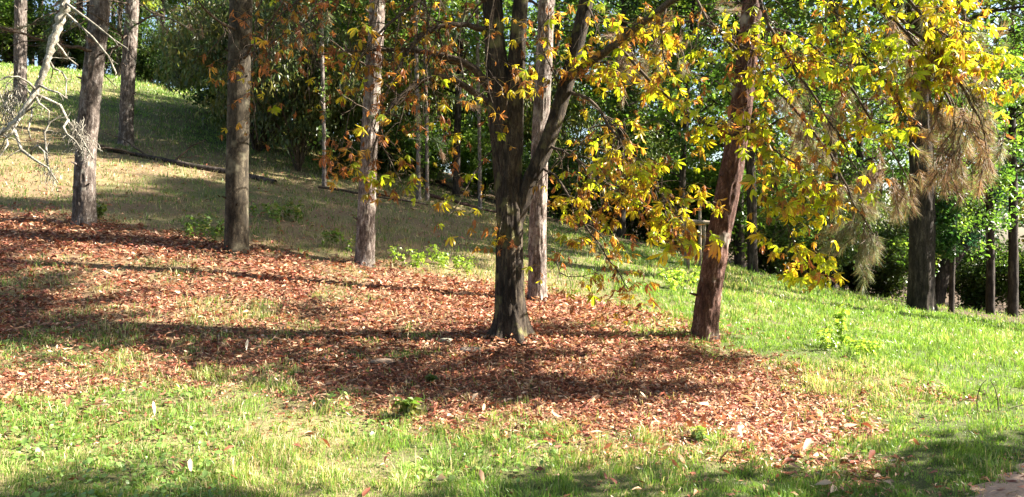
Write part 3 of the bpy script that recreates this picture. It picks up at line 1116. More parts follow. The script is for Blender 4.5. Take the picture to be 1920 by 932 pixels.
mb = MB()
bark_trunk(mb, np.vstack([cb - [0, 0, .1], CP([(957, 560, 10), (955, 450, 10), (952, 350, 10), (948, 260, 10), (940, 190, 10), (929, 100, 10), (924, 0, 10), (912, -180, 10), (890, -450, 10.1), (880, -700, 10.1)])]),
           [R_(w) for w in (58, 56, 54, 54, 58, 52, 39, 36, 32, 20, 8)], seg=80, step=.03, amp=.12, fiss=.13, flare=1.5, lobes=5, seed=2.3, plate=(4., 1.0))
part_mesh(chest, "trunk", mb, M_CHBARK)
for pts, ws in (
        ([(958, 290, 10), (962, 220, 9.98), (968, 130, 9.95), (973, 40, 9.9), (982, -60, 9.9), (1000, -260, 9.8), (1020, -560, 9.8)], (44, 40, 34, 30, 27, 20, 8)),
        ([(968, 420, 10), (990, 350, 9.92), (1025, 270, 9.86), (1055, 180, 9.8), (1080, 90, 9.76), (1100, 0, 9.7), (1130, -150, 9.5), (1180, -400, 9.2)], (26, 31, 30, 29, 28, 27, 22, 10))):
    mb = MB()
    bark_trunk(mb, CP(pts), [R_(w) for w in ws], seg=40, step=.04, amp=.08, fiss=.05, flare=0, seed=ws[0])
    part_mesh(chest, "limb", mb, M_CHBARK)

# leaf kinds: fresh yellow-green, golden, scorched, brown dry
LEAFCOL = [((.28, .42, .03), (.42, .52, .03), (.46, .44, .04)),
           ((.44, .47, .03), (.56, .50, .03), (.48, .28, .04)),
           ((.46, .36, .05), (.46, .22, .05), (.34, .14, .05)),
           ((.38, .17, .07), (.34, .13, .06), (.27, .10, .055))]


def chestnut_leaf(kind):
    mb = MB()
    c0, c1, ce = LEAFCOL[kind]
    n = int(rng.integers(5, 8))
    dry_ = kind / 3.0
    pet = .10 + .05 * rng.random()
    tube(mb, np.array([[0, 0, 0], [pet * .5, 0, .012], [pet, 0, 0]]), [.0022, .002, .002], 3, (.30, .24, .08))
    for i in range(n):
        u_ = (i - (n - 1) / 2) / ((n - 1) / 2)
        L = (.135 - .045 * abs(u_)) * (.85 + .3 * rng.random())
        lf = leaflet(L, L * (.165 - .085 * dry_) * (.85 + .3 * rng.random()), (.45 + 1.6 * dry_ * rng.random()) * (1 if rng.random() < .8 else -1),
                     .25 + .7 * dry_ * rng.random(), rng.normal() * .5 * (.3 + dry_), c0, c1, ce)
        v, f3, f4, c = lf
        a = u_ * (1.75 + .2 * rng.random())
        Rm = frames(np.array([a]), np.array([.35 + .4 * rng.random() + .35 * dry_]), np.array([rng.normal() * .3]))[0]
        mb.add(v @ Rm.T + [pet, 0, 0], f3, f4, c * (.85 + .3 * rng.random()))
    return mb


CL_MB = [[chestnut_leaf(kd) for _ in range(6)] for kd in range(4)]
CL = [[m.mesh("leaf", M_CHEST) for m in row] for row in CL_MB]
CLA = [[m.arrays() for m in row] for row in CL_MB]
leaves = []        # (pos, R, scale, kind, variant)


def leaf_branch(pts, r0, r1, nt, tl, mix, per=3, start=.3, droop=.14, sc=1.0, name="branch", spread=1.0):
    mb = MB()
    tips = []
    twiggy(mb, CP(pts), r0, r1, int(nt * (1.8 if pts[-1][0] > 1020 else 1.5)), tl, 1, droop, 6, wob=.025, start=start, tips=tips, spread=spread)
    part_mesh(chest, name, mb, M_TWIG)
    for q, dd in tips:
        m = 0 if rng.random() < .38 else max(1, int(per * 1.25 + rng.normal() * 1.3))
        for _ in range(m):
            kd = rng.choice(4, p=mix)
            yaw = math.atan2(dd[1], dd[0]) + rng.normal() * 1.2
            R = frames(np.array([yaw]), np.array([.25 + rng.normal() * .35]), np.array([rng.normal() * .5]))[0]
            leaves.append((q + rng.normal(size=3) * .04, R, sc * (.45 + .65 * rng.random()), kd, int(rng.integers(0, 6))))


GOLD = [.38, .29, .17, .16]
WARM = [.24, .24, .26, .26]
SCOR = [.05, .14, .33, .48]
BRWN = [.02, .08, .25, .65]
leaf_branch([(1070, 140, 9.8), (1150, 85, 9.3), (1250, 10, 8.6), (1400, -80, 7.8), (1600, -130, 7.0), (1800, -120, 6.4), (1900, -60, 6.2)], .05, .014, 16, .7, GOLD, 3, .45)
leaf_branch([(1400, -80, 7.8), (1440, 40, 7.5), (1490, 130, 7.2), (1540, 200, 7.0), (1580, 270, 6.9), (1610, 330, 6.8)], .018, .005, 34, .55, WARM, 3, .1)
leaf_branch([(1520, -110, 7.3), (1560, 0, 7.0), (1590, 70, 6.9), (1640, 120, 6.7), (1680, 180, 6.6), (1700, 220, 6.5)], .018, .005, 34, .55, GOLD, 3, .1)
leaf_branch([(1640, -130, 6.9), (1700, -10, 6.6), (1740, 40, 6.5), (1790, 80, 6.4), (1850, 130, 6.3), (1885, 170, 6.2)], .016, .004, 34, .5, GOLD, 3, .1)
leaf_branch([(1760, -125, 6.5), (1790, -20, 6.4), (1810, 30, 6.3), (1800, 80, 6.2), (1780, 130, 6.2)], .014, .004, 24, .45, GOLD, 3, .1)
leaf_branch([(1300, -20, 8.4), (1330, 40, 8.1), (1400, 90, 7.8), (1470, 110, 7.5), (1540, 60, 7.2)], .016, .004, 24, .5, GOLD, 3, .15)
leaf_branch([(1250, 10, 8.6), (1240, 70, 8.3), (1250, 130, 8.1), (1290, 190, 7.9)], .014, .004, 12, .4, WARM, 2.4, .2)
leaf_branch([(1150, 85, 9.3), (1180, 110, 8.9), (1260, 190, 8.2), (1340, 240, 7.6), (1430, 270, 7.1), (1510, 320, 6.8), (1540, 370, 6.7)], .02, .005, 30, .45, WARM, 3, .4)
leaf_branch([(1430, 270, 7.1), (1450, 330, 6.9), (1470, 400, 6.7), (1490, 460, 6.6), (1525, 510, 6.5)], .01, .004, 24, .38, GOLD, 3, .15, .1)
leaf_branch([(1060, 170, 9.8), (1110, 190, 9.2), (1150, 250, 8.7), (1200, 320, 8.3), (1250, 370, 8.0), (1285, 420, 7.7)], .022, .005, 38, .6, WARM, 3, .3)
leaf_branch([(1025, 270, 9.86), (1070, 290, 9.3), (1120, 330, 8.9), (1170, 370, 8.6), (1230, 400, 8.3)], .018, .004, 34, .6, WARM, 3, .15)
leaf_branch([(1010, 310, 9.9), (1050, 340, 9.4), (1090, 410, 9.0), (1130, 470, 8.7), (1165, 520, 8.5), (1185, 550, 8.4)], .016, .004, 22, .4, SCOR, 2.2, .25)
leaf_branch([(1060, 170, 9.8), (1090, 120, 9.3), (1140, 120, 8.9), (1190, 160, 8.6)], .014, .004, 20, .5, WARM, 2.4, .15)
leaf_branch([(1040, 470, 9.6), (1050, 510, 9.2), (1090, 520, 8.9), (1140, 500, 8.7)], .008, .003, 8, .25, WARM, 2, .2)
leaf_branch([(1100, 0, 9.7), (1120, 40, 9.2), (1170, 40, 8.8), (1230, 60, 8.4)], .014, .004, 18, .5, WARM, 2.4, .15)
leaf_branch([(1055, 180, 9.8), (1030, 120, 9.4), (1010, 60, 9.1), (1040, 20, 8.9)], .012, .004, 14, .45, SCOR, 2.2, .2)
# near spray with large leaves
leaf_branch([(1230, 330, 8.2), (1250, 400, 7.2), (1268, 440, 6.5), (1285, 470, 6.0)], .006, .003, 5, .14, GOLD, 1.6, .5, sc=1.6, spread=.6)
# left side: long dark arching branches with few shrivelled leaves
leaf_branch([(922, 170, 10), (880, 122, 9.7), (800, 98, 9.4), (700, 95, 9.2), (600, 102, 9.0)], .055, .007, 12, .45, SCOR, 1.6, .3, .05)
leaf_branch([(925, 200, 10), (850, 150, 9.6), (790, 152, 9.2), (735, 200, 8.9), (705, 260, 8.8), (700, 330, 8.7)], .042, .006, 14, .45, SCOR, 1.9, .25, .1)
leaf_branch([(928, 60, 10), (860, 45, 9.6), (800, 60, 9.3), (745, 130, 9.0), (700, 240, 8.8)], .038, .006, 14, .45, BRWN, 1.9, .25, .1)
leaf_branch([(925, 10, 10), (840, -30, 9.5), (760, 20, 9.1), (690, 90, 8.8), (640, 170, 8.6)], .034, .005, 14, .5, BRWN, 1.9, .25, .1)
leaf_branch([(700, 240, 8.8), (725, 290, 8.7), (745, 330, 8.6), (760, 360, 8.5)], .007, .003, 14, .3, WARM, 1.8, .2)
leaf_branch([(925, 280, 10), (885, 330, 9.2), (860, 380, 8.6), (835, 410, 8.0)], .009, .003, 6, .2, WARM, 1.2, .5)
leaf_branch([(950, 380, 9.7), (940, 420, 9.2), (935, 440, 8.9), (945, 460, 8.7)], .006, .003, 7, .2, SCOR, 1.2, .3)
leaf_branch([(945, 230, 9.7), (960, 150, 9.2), (975, 130, 8.9), (985, 160, 8.7)], .008, .003, 8, .22, SCOR, 1.2, .3)
leaf_branch([(918, -60, 10), (800, -110, 9.4), (650, -60, 8.9), (560, 0, 8.6), (500, 60, 8.4)], .024, .005, 20, .5, BRWN, 1.8, .35)
leaf_branch([(650, -60, 8.9), (600, 20, 8.6), (540, 60, 8.4), (470, 100, 8.2), (415, 120, 8.1)], .012, .004, 16, .35, BRWN, 1.5, .3)
leaf_branch([(700, 96, 9.2), (660, 200, 9.0), (640, 280, 8.9), (620, 320, 8.8)], .008, .003, 8, .25, SCOR, 1.4, .5)
leaf_branch([(800, 98, 9.4), (815, 180, 9.2), (830, 250, 9.1), (850, 330, 8.9)], .008, .003, 10, .3, SCOR, 1.2, .3)
for i in range(13):
    x0 = 470 + 36 * i + rng.normal() * 14
    d0 = 8.4 + 1.2 * rng.random()
    y1 = rng.uniform(90, 300)
    leaf_branch([(x0 + 60, -90, d0 + .5), (x0 + 20, -20, d0 + .2), (x0, y1 * .5, d0), (x0 + rng.normal() * 30, y1, d0 - .1)], .010, .003, 12, .42,
                BRWN if i % 2 else SCOR, 1.0, .1, .12, sc=.8)
# crown above the picture
for i in range(20):
    z0 = rng.uniform(4.9, 8.2)
    a = rng.uniform(0, 6.283)
    l = rng.uniform(1.8, 3.4)
    base = np.array([-.25 + (z0 - 5) * .05, dM, z0])
    w = np.array([base, base + np.array([math.cos(a), math.sin(a), .5]) * l * .5, base + np.array([math.cos(a), math.sin(a), .25]) * l])
    if np.any(w[:, 2] < CAMZ + .30 * w[:, 1]):
        w[:, 2] = np.maximum(w[:, 2], CAMZ + .31 * w[:, 1])
    mb = MB()
    tips = []
    twiggy(mb, w, .04, .008, 12, .7, 1, .02, 5, wob=.03, start=.3, tips=tips)
    part_mesh(chest, "branch", mb, M_TWIG)
    for q, dd in tips:
        for _ in range(3):
            R = frames(np.array([rng.random() * 6.28]), np.array([.25 + rng.normal() * .35]), np.array([rng.normal() * .5]))[0]
            leaves.append((q + rng.normal(size=3) * .06, R, .9 + .5 * rng.random(), rng.choice(4, p=WARM), int(rng.integers(0, 6))))

# the 300 leaves that show largest are parts of their own, the rest one mass
def shows(l):
    p = l[0]
    px = 960 + p[0] / p[1] * F
    py = 466 - (p[2] - CAMZ) / p[1] * F
    return (l[2] / p[1]) if (-10 < px < 1930 and -10 < py < 942) else 0.0


leaves.sort(key=shows, reverse=True)
for q, R, s, kd, vr in leaves[:300]:
    o = obj("leaf", CL[kd][vr], chest)
    o.location = tuple(q - np.array(chest.location))
    o.rotation_euler = Matrix(R.tolist()).to_euler()
    o.scale = (s, s, s)
mb = MB()
rest = leaves[300:]
for kd in range(4):
    for vr in range(6):
        g = [l for l in rest if l[3] == kd and l[4] == vr]
        if g:
            place_many(mb, CLA[kd][vr], np.array([l[0] for l in g]), np.array([l[1] for l in g]), np.array([l[2] for l in g]),
                       .6 + .75 * rng.random((len(g), 1)))
part_mesh(chest, "foliage", mb, M_CHEST, kind="stuff")
print("chestnut leaves", len(leaves))
#PART3

# ------------------------------------------------------------------ the wood behind
def leaf_cloud(mb, centers, n_each, spread, L, W, cols, droop=.3, light=.5):
    """small folded leaves round many branch ends"""
    n = len(centers) * n_each
    c = np.repeat(np.asarray(centers), n_each, 0)
    off = rng.normal(size=(n, 3))
    off /= np.linalg.norm(off, axis=1)[:, None]
    r = spread * rng.random(n) ** .6
    pos = c + off * r[:, None] * [1, 1, .7]
    R = frames(rng.random(n) * 6.283, rng.normal(droop, .5, n), rng.normal(0, .6, n))
    sc = .65 + .7 * rng.random(n)
    v = np.array([[0, 0, 0], [L * .5, W, W * .35], [L, 0, -L * .15], [L * .5, -W, W * .35]])
    V = np.einsum('nij,vj->nvi', R, v) * sc[:, None, None] + pos[:, None]
    k_ = np.arange(n)[:, None] * 4
    f3 = np.concatenate([k_ + [[0, 2, 1]], k_ + [[0, 3, 2]]])
    ci = np.repeat(rng.integers(0, len(cols), len(centers)), n_each)
    cc = np.asarray(cols)[ci] * (.65 + .7 * rng.random((n, 1)))
    mb.add(V.reshape(-1, 3), f3, None, np.repeat(cc, 4, 0))


def broadleaf(name, H, R, z0, nlimb, per, n_each, L, cols, bark, r0=.16, lean=0., label="", cat="tree", group=None, fork=.45, spread=.42):
    root = thing(name, (0, 0, 0), label, cat, group)
    mb = MB()
    tp = np.array([[0, 0, -.25], [lean * .15, 0, H * .25], [lean * .5, .1, H * .55], [lean, 0, H * .92]])
    bark_trunk(mb, tp, np.array([r0, r0 * .85, r0 * .6, r0 * .15]), seg=20, step=.16, amp=.1, fiss=.08, flare=.4, lobes=5, seed=H)
    obj("trunk", mb.mesh("trunk", bark), root)
    lm = MB()
    ends = []
    tr = spline(tp, 50)
    for i in range(nlimb):
        t = (i + rng.random()) / nlimb
        z = z0 + (H * .9 - z0) * t
        j = np.argmin(np.abs(tr[:, 2] - z))
        a = i * 2.4 + rng.normal() * .4
        prof = math.sin(math.pi * (.18 + .74 * t)) ** .8
        l = R * prof * (.75 + .45 * rng.random())
        d = np.array([math.cos(a), math.sin(a), .15 + .5 * t])
        p0 = tr[j]
        w = np.array([p0, p0 + d * l * .5 + [0, 0, .1 * l], p0 + d * l])
        tips = []
        twiggy(lm, w, r0 * .28 * (1 - .6 * t), .012, per, l * .55, 1, -.02, 5, wob=.06, start=.25, tips=tips, spread=.9)
        ends += [q for q, _ in tips]
    obj("limb", lm.mesh("limb", bark), root)
    cm = MB()
    leaf_cloud(cm, ends, n_each, spread, L, L * .32, cols)
    obj("crown", cm.mesh("crown", M_LEAF), root, kind="stuff")
    return root


DG = [(.05, .10, .025), (.07, .12, .03), (.06, .10, .035), (.10, .14, .035)]
LG = [(.08, .16, .025), (.11, .19, .035), (.07, .14, .025), (.14, .20, .035)]
BG_ = [(.045, .09, .04), (.055, .10, .045), (.07, .11, .04)]
YG = [(.16, .17, .03), (.11, .14, .028), (.20, .16, .04), (.08, .12, .02)]
WOOD = "trees packed in the dense wood behind"
protos = [
    broadleaf("broadleaf_tree", 13.5, 3.6, 3.2, 22, 8, 19, .18, DG + LG, M_DARKBARK, .15, .5),
    broadleaf("broadleaf_tree", 12.0, 3.2, 2.4, 20, 8, 19, .17, LG, M_DARKBARK, .12, -.6),
    broadleaf("broadleaf_tree", 15.0, 3.8, 4.0, 24, 8, 18, .19, DG + LG, M_DARKBARK, .17, .2),
    broadleaf("broadleaf_tree", 11.0, 3.0, 2.8, 18, 8, 19, .17, YG, M_GREYBARK, .11, .8)]
used = [False] * 4


def bg_tree(px, d, pk, sc=1.0, rot=None, label=None, group=None):
    x = (px - 960) / F * d
    loc = (x, d, float(gz(x, d)))
    rot = rng.random() * 6.283 if rot is None else rot
    if not used[pk]:
        used[pk] = True
        r = protos[pk]
        r.location, r.rotation_euler, r.scale = loc, (0, 0, rot), (sc,) * 3
        r["label"] = label or "leafy tree packed into the dense wood behind the clearing"
        if group:
            r["group"] = group
    else:
        r = copy_tree(protos[pk], loc, rot, sc, label=label or "leafy tree packed into the dense wood behind the clearing", group=group)
        if not group and "group" in r:
            del r["group"]
    return r


# trees one can tell apart at the edge of the wood
for px, d, pk, sc, lb in (
        (1276, 23.5, 1, .8, "dark upright trunk behind the wooden tree guard, bright green leaves above"),
        (1412, 22.5, 0, .9, "short dark trunk in grass just right of the leaning red pine"),
        (1386, 25.5, 2, .9, "slim dark trunk hidden half behind the leaning red pine"),
        (855, 24.5, 0, .75, "dark trunk of the wood seen just left of the chestnut trunk"),
        (790, 24.0, 3, .7, "slender ivy-spotted trunk right of the sunlit pine"),
        (495, 25.0, 2, .55, "thin grey trunk behind the drooping dark bush"),
        (222, 37.0, 3, 1.0, "pale thin trunk at the top of the grassy slope between two pines"),
        (306, 39.0, 2, .8, "dark trunk at the wood's edge above the sunlit grass strip"),
        (1783, 23.5, 1, .65, "thin dark trunk just right of the broad fissured trunk"),
        (1857, 27.5, 0, .9, "left one of two short dark trunks near the right edge"),
        (1899, 27.0, 2, .9, "right one of two short dark trunks near the right edge"),
        (1165, 24.5, 2, .75, "dark trunk seen below the chestnut's hanging leaf cluster"),
        (1560, 28.0, 0, 1.0, "dark trunk behind the hanging needles of the leaning pine"),
        (650, 26.0, 1, .6, "leafy tree directly behind the lone sunlit pine")):
    bg_tree(px, d, pk, sc, label=lb)
for px, py, w_, lb in ((785, 374, 9, "left one of two thin ivy-spotted pale trunks behind the sunlit pine"), (801, 376, 8, "right one of two thin ivy-spotted pale trunks behind the sunlit pine"),
                       (608, 352, 8, "thin pale stem in the wood left of the sunlit pine"), (900, 392, 8, "thin pale stem directly left of the chestnut trunk")):
    rt, pt_, _r, d_ = trunk_at("slender_tree", px, py, [(px - 1, py - 120), (px - 4, py - 260), (px - 6, -20)], [w_, w_ - 1, w_ - 1, w_ - 2], lb, "tree", M_PINE,
                               top=8.5, amp=.1, fiss=.06, flare=.3, seg=16, step=.12)
    cm = MB()
    sp_ = spline(pt_, 50)
    leaf_cloud(cm, sp_[6:30] + rng.normal(size=(24, 3)) * .08, 10, .2, .10, .04, [(.10, .17, .04), (.16, .22, .07)])
    part_mesh(rt, "ivy", cm, M_LEAF, kind="stuff")
    cm = MB()
    leaf_cloud(cm, sp_[30:] + rng.normal(size=(20, 3)) * .7, 60, .6, .15, .05, LG)
    part_mesh(rt, "crown", cm, M_LEAF, kind="stuff")
fill = []
for d, n in ((29, 8), (35, 9), (42, 10), (52, 12), (64, 14)):
    for i in range(n):
        px = -120 + 2160 * (i + .5 + rng.normal() * .22) / n
        if (d < 40 and px < 1000) or (d == 29 and px > 1380) or (d >= 42 and abs(px - 1372) < 70):
            continue
        bg_tree(px, d + rng.normal() * 1.3, int(rng.integers(0, 4)) if d < 45 else int(rng.choice([0, 2])), rng.uniform(.9, 1.2), group=WOOD)
for px, d in ((-60, 41), (60, 43), (150, 41), (260, 42), (350, 42), (420, 41)):
    bg_tree(px, d, int(rng.integers(0, 3)), rng.uniform(.8, 1.0), group=WOOD)

# broad fissured trunk at the right with a leaning neighbour
treeH, ptH, rH, dH = trunk_at("fissured_tree", 1727, 584, [(1728, 500), (1730, 400), (1728, 300), (1722, 150), (1716, 0), (1700, -200)], [52, 46, 46, 44, 42, 40, 32],
    "broad dark trunk with deep vertical fissures at the far edge of the meadow", "tree", M_DARKBARK, amp=.08, fiss=.10, flare=.35, lobes=6, plate=(6., .7), top=13)
cm = MB()
ends = []
for i in range(26):
    t = rng.random()
    p0 = np.array([P(1722, 200, dH)[0], dH, ptH[0, 2] + 5.5 + 7 * t])
    a = rng.random() * 6.283
    w = np.array([p0, p0 + np.array([math.cos(a), math.sin(a), .2]) * 1.8, p0 + np.array([math.cos(a), math.sin(a), .0]) * 3.6])
    tips = []
    twiggy(cm, w, .06, .012, 9, 1.6, 1, .06, 5, tips=tips)
    ends += [q for q, _ in tips]
part_mesh(treeH, "limb", cm, M_DARKBARK)
cm = MB()
leaf_cloud(cm, ends, 22, .5, .16, .05, DG + LG)
part_mesh(treeH, "crown", cm, M_LEAF, kind="stuff")
cm = MB()
iv = np.array([P(1752 + rng.random() * 42, 370 + 120 * rng.random(), dH - .1 + .3 * rng.random()) for _ in range(60)])
leaf_cloud(cm, iv, 26, .22, .09, .035, [(.06, .15, .04), (.08, .18, .05)])
part_mesh(treeH, "climber", cm, M_LEAF, kind="stuff")

treeI, ptI, rI, dI = trunk_at("leaning_tree", 1752, 572, [(1765, 520), (1790, 480), (1815, 445), (1862, 375), (1915, 270), (1960, 150)], [30, 30, 28, 27, 26, 24, 20],
    "dark trunk leaning far to the right behind the broad fissured trunk", "tree", M_DARKBARK, amp=.08, fiss=.08, flare=.2, top=10)
cm, lm, ends = MB(), MB(), []
sp = spline(ptI, 40)
for i in range(18):
    p0 = sp[int(rng.integers(16, 38))]
    a = rng.random() * 6.283
    w = np.array([p0, p0 + np.array([math.cos(a), math.sin(a), .1]) * 1.2, p0 + np.array([math.cos(a), math.sin(a), -.25]) * 2.3])
    tips = []
    twiggy(lm, w, .04, .01, 8, 1.1, 1, .1, 5, tips=tips)
    ends += [q for q, _ in tips]
leaf_cloud(cm, ends, 44, .5, .13, .04, [(.025, .075, .05), (.035, .09, .055), (.04, .09, .035)])
part_mesh(treeI, "limb", lm, M_DARKBARK)
part_mesh(treeI, "crown", cm, M_LEAF, kind="stuff")


# bushes of the understorey
def bush(name, H, R, nst, n_each, L, W, cols, droop, label="", spread=.35):
    root = thing(name, (0, 0, 0), label, "bush")
    sm = MB()
    ends = []
    for i in range(nst):
        a = rng.random() * 6.283
        o = rng.random() ** .5
        h = H * (1 - .45 * o * o) * (.7 + .4 * rng.random())
        w = np.array([[0, 0, -.1], [math.cos(a) * R * o * .35, math.sin(a) * R * o * .35, h * .55], [math.cos(a) * R * o, math.sin(a) * R * o, h]])
        if droop > .8:
            w = np.vstack([w, w[-1] + [math.cos(a) * .5, math.sin(a) * .5, -h * .35]])
        tips = []
        twiggy(sm, w, .022, .006, 9, .55, 1, .05 + .1 * (droop > .8), 4, tips=tips, start=.2)
        ends += [q for q, _ in tips]
    obj("stem", sm.mesh("stem", M_TWIG), root)
    cm = MB()
    leaf_cloud(cm, ends, n_each, spread, L, W, cols, droop)
    obj("foliage", cm.mesh("foliage", M_LEAF), root, kind="stuff")
    return root


bushes = [bush("bush", 2.6, 1.5, 22, 26, .10, .03, LG, .3), bush("bush", 2.0, 1.4, 20, 26, .09, .035, DG, .3),
          bush("bush", 5.2, 2.0, 30, 24, .17, .030, [(.11, .16, .06), (.18, .22, .11), (.08, .13, .04), (.14, .16, .05), (.16, .15, .05)], .95, spread=.5)]
bused = [False] * 3
BUSHES = "understorey bushes along the wood's edge"


def put_bush(px, d, pk, sc=1.0, label=None, group=None):
    x = (px - 960) / F * d
    loc = (x, d, float(gz(x, d)))
    lb = label or "green bush filling the dark understorey at the foot of the wood"
    grp = None if label else BUSHES
    if not bused[pk]:
        bused[pk] = True
        r = bushes[pk]
        r.location, r.scale, r.rotation_euler = loc, (sc,) * 3, (0, 0, rng.random() * 6.28)
        r["label"] = lb
    else:
        r = copy_tree(bushes[pk], loc, rng.random() * 6.28, sc, label=lb)
    if grp:
        r["group"] = grp
    elif "group" in r:
        del r["group"]


put_bush(560, 22.6, 2, .9, "large bush with long drooping narrow leaves left of the sunlit pine")
put_bush(1340, 26.0, 0, 1.5, "tall bright green sunlit bush left of the leaning red pine")
put_bush(640, 22.8, 1, .5, "small dark bush at the foot of the drooping bush, beside the sunlit pine")
BUSH_NAMES = {(480, 24.5): 'drooping narrow-leaved bush just right of the olive-grey trunk, at the back', (620, 25): 'drooping narrow-leaved bush directly behind the lone sunlit pine', (730, 25.5): "low dark bush right of the lone sunlit pine at the wood's foot", (900, 26.5): 'green bush showing just left of the chestnut trunk', (1070, 26): "low dark bush seen right of the chestnut's forked limb", (1225, 27): 'dark bush left of the wooden tree guard', (1450, 28): 'dark bush right of the leaning red pine under the golden leaves', (1660, 30): 'dark bush left of the broad fissured trunk', (1830, 33): 'dark bush between the slim trunks near the right edge', (1930, 32): 'green bush at the far right edge of the picture', (20, 39): 'bright green bush at the top left edge above the grass', (110, 40): 'dark bush at the hilltop right of the leftmost slim trunk'}
for px, d, pk, sc in ((480, 24.5, 2, 1.0), (620, 25, 2, .9), (730, 25.5, 1, .9), (800, 26, 0, .8), (900, 26.5, 0, .9), (980, 26, 1, .9), (1070, 26, 1, 1.0),
                      (1140, 27, 0, .9), (1225, 27, 1, 1.1), (1300, 28, 0, 1.2), (1450, 28, 1, 1.2), (1520, 29, 1, 1.2), (1600, 31, 0, 1.1), (1660, 30, 1, 1.2),
                      (1830, 33, 1, 1.2), (1930, 32, 0, 1.2), (-40, 38.5, 0, 1.4), (20, 39, 0, 1.5), (110, 40, 1, 1.3), (190, 40, 0, 1.2), (280, 38, 1, 1.3), (350, 36, 1, 1.2),
                      (430, 29, 1, 1.0), (455, 27.5, 2, 1.0), (520, 27, 2, 1.2), (590, 28, 2, 1.2), (680, 28, 2, 1.25), (760, 29, 2, 1.2), (690, 29, 2, 1.0), (860, 30, 2, 1.0), (1020, 30, 2, 1.0), (1180, 31, 2, 1.0), (1420, 32, 2, 1.0), (1580, 34, 2, 1.0), (1760, 36, 2, 1.0)):
    put_bush(px, d, pk, sc, BUSH_NAMES.get((px, d)))

# trees beside the path, out of the picture at the right; they shade the near grass
shade_tree = broadleaf("path_tree", 10.0, 2.8, 2.2, 20, 8, 40, .16, LG, M_DARKBARK, .13, .2, "tree beside the path beyond the right edge that shades the near grass",
                       group="trees beside the path out of view")
shade_tree.location = (6.0, 3.45, float(gz(6.0, 3.45)))
for x, y, sc in ((8.3, 3.85, 1.0), (10.6, 3.7, 1.0), (7.2, 2.9, 1.0), (9.4, 3.0, 1.0)):
    copy_tree(shade_tree, (x, y, float(gz(x, y))), rng.random() * 6, sc)

# tall pines beyond the right edge; they shade the slope
for x, y, zc, cr in ((11.6, 16.9, 12.0, CROWN_A), (13.2, 18.8, 13.0, CROWN_B), (15.0, 17.4, 13.6, CROWN_A), (12.4, 20.2, 12.0, CROWN_A)):
    b = np.array([x, y, float(gz(x, y))])
    root = thing("pine_tree", b, "tall pine beyond the right edge of the meadow, out of view", "tree", "tall pines out of view at the right")
    mb = MB()
    pt = np.array([b - [0, 0, .1], b + [.1, 0, 6], b + [.1, .1, 13], b + [.1, .1, 19.5]])
    bark_trunk(mb, pt, np.array([.24, .2, .14, .04]), seed=x, **pine_kw)
    part_mesh(root, "trunk", mb, M_PINE)
    pine_crown(root, pt, cr, zc)

# ------------------------------------------------------------------ small things
def small_plant(name, px, py, H, nst, n_each, L, W, cols, label, upright=.9, spread=.06):
    b = hit(px, py)
    root = thing(name, b, label, "plant")
    sm, ends = MB(), []
    for i in range(nst):
        a = rng.random() * 6.283
        o = (1 - upright) * (.4 + rng.random())
        h = H * (.6 + .5 * rng.random())
        b_ = b if nst < 8 else b + np.array([rng.normal() * .22, rng.normal() * .22, 0])
        b_[2] = gz(b_[0], b_[1])
        w = np.array([b_, b_ + [math.cos(a) * o * h * .4, math.sin(a) * o * h * .4, h * .6], b_ + [math.cos(a) * o * h, math.sin(a) * o * h, h]])
        q = spline(w, 9)
        sm = MB()
        tube(sm, q, np.linspace(.004, .0016, 9), 4, (.12, .16, .05))
        ends += list(q[2:])
        part_mesh(root, "stem", sm, M_LITTER)
    cm = MB()
    leaf_cloud(cm, ends, n_each, spread, L, W, cols, .1)
    part_mesh(root, "foliage", cm, M_LEAF, kind="stuff")
    return root


YW = [(.28, .40, .06), (.34, .44, .07), (.20, .30, .05)]
MW = [(.10, .17, .035), (.14, .21, .05), (.2, .2, .07)]
small_plant("sapling", 1577, 655, .52, 2, 5, .06, .026, YW, "tall bright yellow-green seedling rising from the right-hand meadow", .95, .05)
small_plant("weed_plant", 1600, 660, .22, 9, 4, .05, .02, YW, "spreading yellow-green weed at the foot of the tall seedling", .4)
small_plant("weed_plant", 1266, 545, .38, 10, 4, .06, .025, YW, "sunlit bushy weed left of the leaning pine's trunk", .6)
small_plant("weed_plant", 632, 466, .26, 12, 3, .06, .022, MW, "green weed clump just left of the sunlit pine's foot", .6)
small_plant("weed_plant", 785, 497, .30, 14, 3, .06, .02, YW, "tall sunlit weeds right of the lone sunlit pine", .75)
small_plant("weed_plant", 850, 505, .20, 14, 3, .05, .02, YW, "low sunlit weeds midway between sunlit pine and chestnut", .5)
small_plant("weed_plant", 392, 446, .30, 14, 3, .06, .02, MW, "weed clump left of the smooth olive-grey trunk", .7)
small_plant("weed_plant", 524, 412, .32, 14, 3, .07, .028, MW, "dark green weed clump right of the olive-grey trunk, up the slope", .5)
small_plant("weed_plant", 186, 412, .25, 6, 4, .05, .022, MW, "small green tuft at the right foot of the leftmost pale pine", .6)
small_plant("seedling", 768, 782, .14, 6, 2, .085, .022, MW, "green broad-leaved seedling where the leaf carpet meets the grass", .5, .03)
small_plant("seedling", 806, 718, .08, 3, 2, .06, .024, MW, "tiny lone green seedling amid the brown leaf carpet", .6, .02)
small_plant("seedling", 1312, 830, .10, 4, 2, .06, .02, MW, "small green seedling in the pale leaves at lower right of centre", .5, .03)

